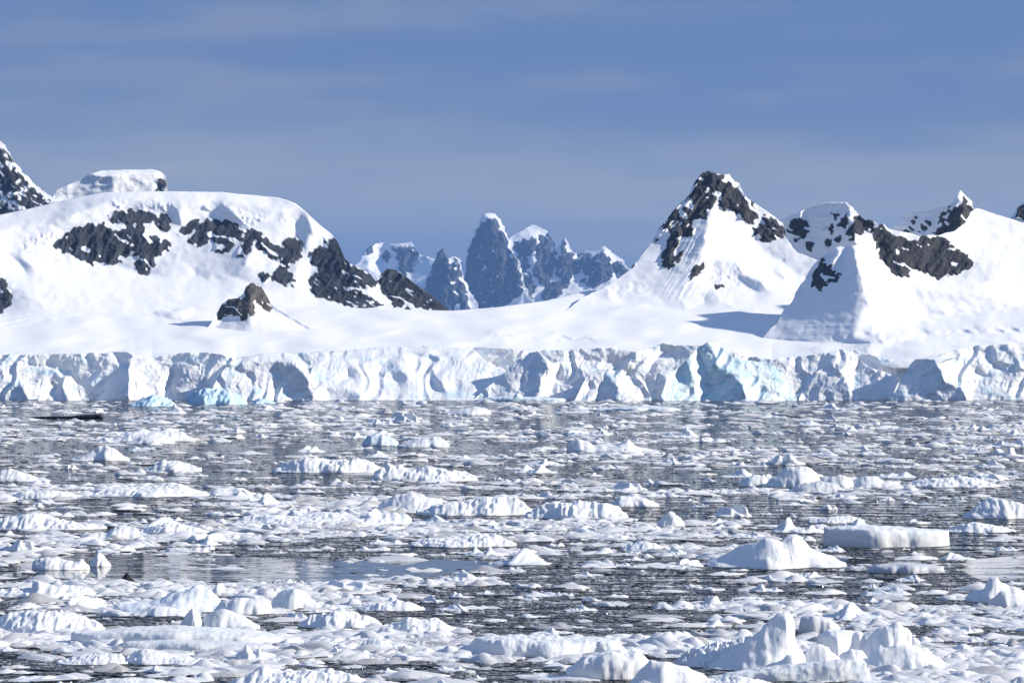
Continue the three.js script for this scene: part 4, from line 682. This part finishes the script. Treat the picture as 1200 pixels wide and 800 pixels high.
// the blue grounded iceberg
floe('knobbly pale blue iceberg grounded at the cliff foot', 475, [
  { p: [[165, 475], [180, 463], [195, 456], [210, 460], [222, 475]], wl: 476, dz: 9, rough: 0.5, crumb: 0.13 }, { p: [[198, 474], [205, 451], [216, 444], [230, 447], [245, 449], [258, 461], [268, 474]], wl: 474, dz: 12, rough: 0.5, crumb: 0.13 },
  { p: [[252, 474], [262, 463], [275, 465], [284, 474]], wl: 473, dz: 8, rough: 0.4, crumb: 0.2 }], { tone: [0.60, 0.81, 0.93], name: 'iceberg', category: 'iceberg' });
// the tower berg
relief({
  name: 'iceberg', kind: 'thing', label: 'tall fractured iceberg with a sharp summit standing before the ice cliff', category: 'iceberg',
  x: [774, 934], step: 0.5, rows: 120, D: 1380, ref: 468, gy: 0.6, gx: 0.3, reach: 16, seed: 151, edge: 0.5, snowRough: 1, freeFoot: true, part: 'ice_face', mat: iceMat, back: 6, tint: (px, py) => { const m = 0.35 + 0.5 * smooth(-0.2, 0.4, fbm(px / 17 + 5, py / 10, 3)); return white.map((c, i) => lerp(c, [0.56, 0.81, 0.88][i], m)); }, flutes: iceFlutes,
  top: [[774, 466], [779, 452], [783, 441], [792, 433], [802, 424], [812, 414], [818, 407], [824, 404], [830, 400], [836, 399], [843, 404], [852, 411], [862, 417], [870, 423], [880, 422], [888, 424], [896, 422], [904, 428], [913, 431], [920, 441], [927, 453], [934, 466]], foot: [[774, 470], [934, 470]],
  bands: [lit(1.1, 0.9, [774, 468], [782, 440], [816, 408], [826, 404], [822, 420], [830, 432], [836, 470], [774, 470]), lit(-1.6, 0.3, [822, 406], [828, 425], [845, 438], [870, 446], [874, 466], [836, 468], [830, 440], [820, 420]), lit(1.3, 0.8, [832, 398], [845, 404], [860, 418], [913, 428], [932, 470], [875, 470], [872, 448], [848, 437], [838, 422]), lit(-1, 0.5, [797, 432], [806, 424], [812, 440], [804, 450])],
});

// loose pieces: a few shapes, each turned and sized
const rnd = rng(2024);
function randomProfile(w, h, r, n = 9) {
  const bumps = []; for (let i = 0; i < 2 + Math.floor(r() * 4); i++) bumps.push([0.12 + 0.76 * r(), 0.08 + 0.2 * r(), 0.35 + 0.65 * r()]);
  const p = []; let m = 0;
  for (let i = 0; i <= n * 3; i++) { const u = i / (n * 3); let y = 0.22 * Math.pow(Math.sin(Math.PI * u), 0.5); for (const [c, s, a] of bumps) y = Math.max(y, a * (1 - Math.abs(u - c) / s) * 1.0); p.push([(u - 0.5) * w, y * (i === 0 || i === n * 3 ? 0.05 : 1)]); m = Math.max(m, y); }
  return p.map(([x, y]) => [x, Math.max(0.01, y / m * h)]);
}
const kinds = [];
for (let k = 0; k < 14; k++) {
  const h = 0.17 + 0.14 * rnd(), rough = k % 5 === 0 ? 0.12 : 0.25 + 0.3 * rnd(), t = k % 4 === 3 ? [0.76, 0.81, 0.85] : [0.86, 0.88, 0.895];
  kinds.push(lump(randomProfile(1, h, rnd), 0.3 + 0.15 * rnd(), 0, rough, k % 5 === 0 ? 3.5 : 2.2, 300 + k * 9.1, 44, 22, t, 0.09 + 0.08 * rnd()));
}
const looseLabels = ['low white crumbly floe drifting among many like it', 'small snowy ice lump drifting among many like it', 'pale flat slab of brash ice drifting among many like it'];
let made = 0;
for (let tries = 0; tries < 9000 && made < 225; tries++) {
  const py = 474 + 340 * Math.pow(rnd(), 1.15), px = -60 + 1320 * rnd(), D = seaDepth(py), x = seaX(px, D);
  const wpx = (16 + 62 * Math.pow(rnd(), 1.7)) * (0.55 + 0.6 * (py - 470) / 330) + 6, w = wpx * D / F;
  if (inCalm(px, py, -3)) continue;
  if (taken.some(([tx, tz, tr]) => Math.hypot((tx - x), (tz + D) * 0.55) < (tr + w * 0.5) * 0.85)) continue;
  const k = Math.floor(rnd() * kinds.length), flat = k % 5 === 0, m = new THREE.Mesh(kinds[k], floeMat);
  m.position.set(x, -0.01 * w, -D); m.scale.set(w, w * (0.45 + 0.5 * rnd()), w * (0.9 + 0.7 * rnd())); m.rotation.y = (rnd() - 0.5) * 1.3 + (rnd() < 0.5 ? Math.PI : 0);
  const which = flat ? 2 : wpx < 30 ? 1 : 0;
  m.name = numbered(['ice_floe', 'ice_lump', 'ice_slab'][which]);
  tag(m, looseLabels[which], ['ice floe', 'ice lump', 'ice slab'][which], ['loose crumbly floes in the pack', 'loose ice lumps in the pack', 'loose flat slabs in the pack'][which]);
  shadows(m); scene.add(m); taken.push([x, -D, w * 0.5]); made++;
}
// a shard of dark clear ice and the whale
{
  const D = seaDepth(684), g = lump([[-0.32, 0.02], [-0.2, 0.12], [-0.08, 0.27], [0.0, 0.34], [0.1, 0.2], [0.25, 0.08], [0.34, 0.02]], 0.16, 0, 0.15, 1.6, 5.5, 30, 16, [0.02, 0.024, 0.028]);
  const m = new THREE.Mesh(g, floeMat); m.name = 'dark_ice_shard'; m.position.set(seaX(149, D), 0, -D);
  tag(m, 'small black clear ice shard poking up from the calm water', 'ice shard'); shadows(m); scene.add(m);
}
{
  const D = seaDepth(490.5), m = D / F, half = [[12, 0.4], [18, 0.9], [30, 2.2], [45, 3.4], [60, 3.8], [75, 4.0], [86, 4.6], [94, 6.2], [102, 6.8], [109, 6.6], [112, 5.8], [115, 6.2], [118, 6], [119.5, 4.6], [120.4, 3], [121, 0.8]];
  const P = [], I = [], n = 20, xs = []; for (let i = 0; i <= 90; i++) xs.push(12 + 109 * i / 90);
  xs.forEach((px, i) => { const h = along(half, px) * m * (1 + 0.03 * noise(px / 3, 8)), lift = px > 108 ? smooth(108, 113, px) * 1.2 * m : 0; for (let j = 0; j <= n; j++) { const a = Math.PI * 2 * j / n; P.push((px - 66) * m, -0.35 * h + lift + (0.5 * h + h * 0.5 * Math.sin(a)) * 1.05, Math.cos(a) * h * 0.75); } });
  for (let i = 0; i < xs.length - 1; i++) for (let j = 0; j < n; j++) { const k = i * (n + 1) + j; I.push(k, k + 1, k + n + 1, k + 1, k + n + 2, k + n + 1); }
  for (const [b, f] of [[0, 1], [(xs.length - 1) * (n + 1), 0]]) for (let j = 1; j < n - 1; j++) f ? I.push(b, b + j + 1, b + j) : I.push(b, b + j, b + j + 1);
  const g = new THREE.BufferGeometry(); g.setAttribute('position', new THREE.Float32BufferAttribute(P, 3)); g.setIndex(I); g.computeVertexNormals();
  const w = new THREE.Mesh(g, new THREE.MeshStandardMaterial({ color: new THREE.Color().setRGB(0.006, 0.006, 0.007), roughness: 0.6 })); w.name = 'whale'; w.position.set(seaX(66, D), 0.02, -D);
  tag(w, 'long black whale lying low along the water among the ice', 'whale'); shadows(w); scene.add(w);
}
// brash: everything too small and too many to count
{
  const bits = [];
  for (let k = 0; k < 8; k++) bits.push(lump(randomProfile(1, 0.09 + 0.13 * rnd(), rnd, 5), 0.34 + 0.2 * rnd(), 0, 0.5, 2.2, 600 + k * 5.3, 14, 9, [1, 1, 1], 0.2));
  const lists = bits.map(() => []), M = new THREE.Matrix4(), Q = new THREE.Quaternion(), E = new THREE.Euler(), N = 90000;
  let count = 0;
  for (let t = 0; t < N * 6 && count < N; t++) {
    const py = 470 + 350 * rnd(), px = -90 + 1380 * rnd(), D = seaDepth(py) * (0.985 + 0.03 * rnd()), x = seaX(px, D);
    const slush = rnd() < 0.62, near = (py - 470) / 330;
    const cover = fbm(x / 13, D / 8, 4) + fbm(x / 50 + 9, D / 45, 3) * 1.0;
    if (px > 0 && px < 130 && py > 485 && py < 491.2) continue;
    const c = inCalm(px, py, 0); if (c && rnd() > (slush ? 0.22 : 0.08)) continue;
    if (slush ? rnd() > 0.35 + 0.65 * smooth(-0.5, 0.1, cover) : rnd() > 0.03 + 0.97 * smooth(-0.3 + 0.3 * smooth(0.03, 0.25, near), 0.42, cover)) continue;
    // slush: small wet bits awash; the rest: white pieces of every size
    const q = Math.pow(rnd(), 2.7), wpx = slush ? 2.5 + 9 * q + 5 * near * rnd() : 4 + 58 * q * (0.45 + 0.75 * near) + 3 * near, w = wpx * D / F;
    const k = Math.floor(rnd() * bits.length);
    E.set((rnd() - 0.5) * 0.2, rnd() * 6.28, (rnd() - 0.5) * 0.2); Q.setFromEuler(E);
    const flat = slush ? 0.22 + 0.35 * rnd() : 0.45 + 0.6 * rnd();
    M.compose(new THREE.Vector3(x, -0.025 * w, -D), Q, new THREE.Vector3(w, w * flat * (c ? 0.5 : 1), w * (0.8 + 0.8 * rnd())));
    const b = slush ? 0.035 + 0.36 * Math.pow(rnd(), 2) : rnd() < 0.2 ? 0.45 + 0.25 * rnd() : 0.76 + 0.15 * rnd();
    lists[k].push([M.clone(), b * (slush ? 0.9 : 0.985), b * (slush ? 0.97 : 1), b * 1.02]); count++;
  }
  const brash = new THREE.Group(); brash.name = 'brash_ice';
  const col = new THREE.Color();
  lists.forEach((l, k) => {
    const im = new THREE.InstancedMesh(bits[k], floeMat, l.length); im.name = 'brash_fragments'; im.userData.kind = 'stuff';
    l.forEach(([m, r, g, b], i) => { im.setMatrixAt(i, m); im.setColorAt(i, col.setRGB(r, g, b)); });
    im.castShadow = im.receiveShadow = true; brash.add(im);
  });
  tag(brash, 'countless small fragments of brash ice and slush covering the sea', 'brash ice', null, 'stuff'); scene.add(brash);
}
renderer.render(scene, camera);
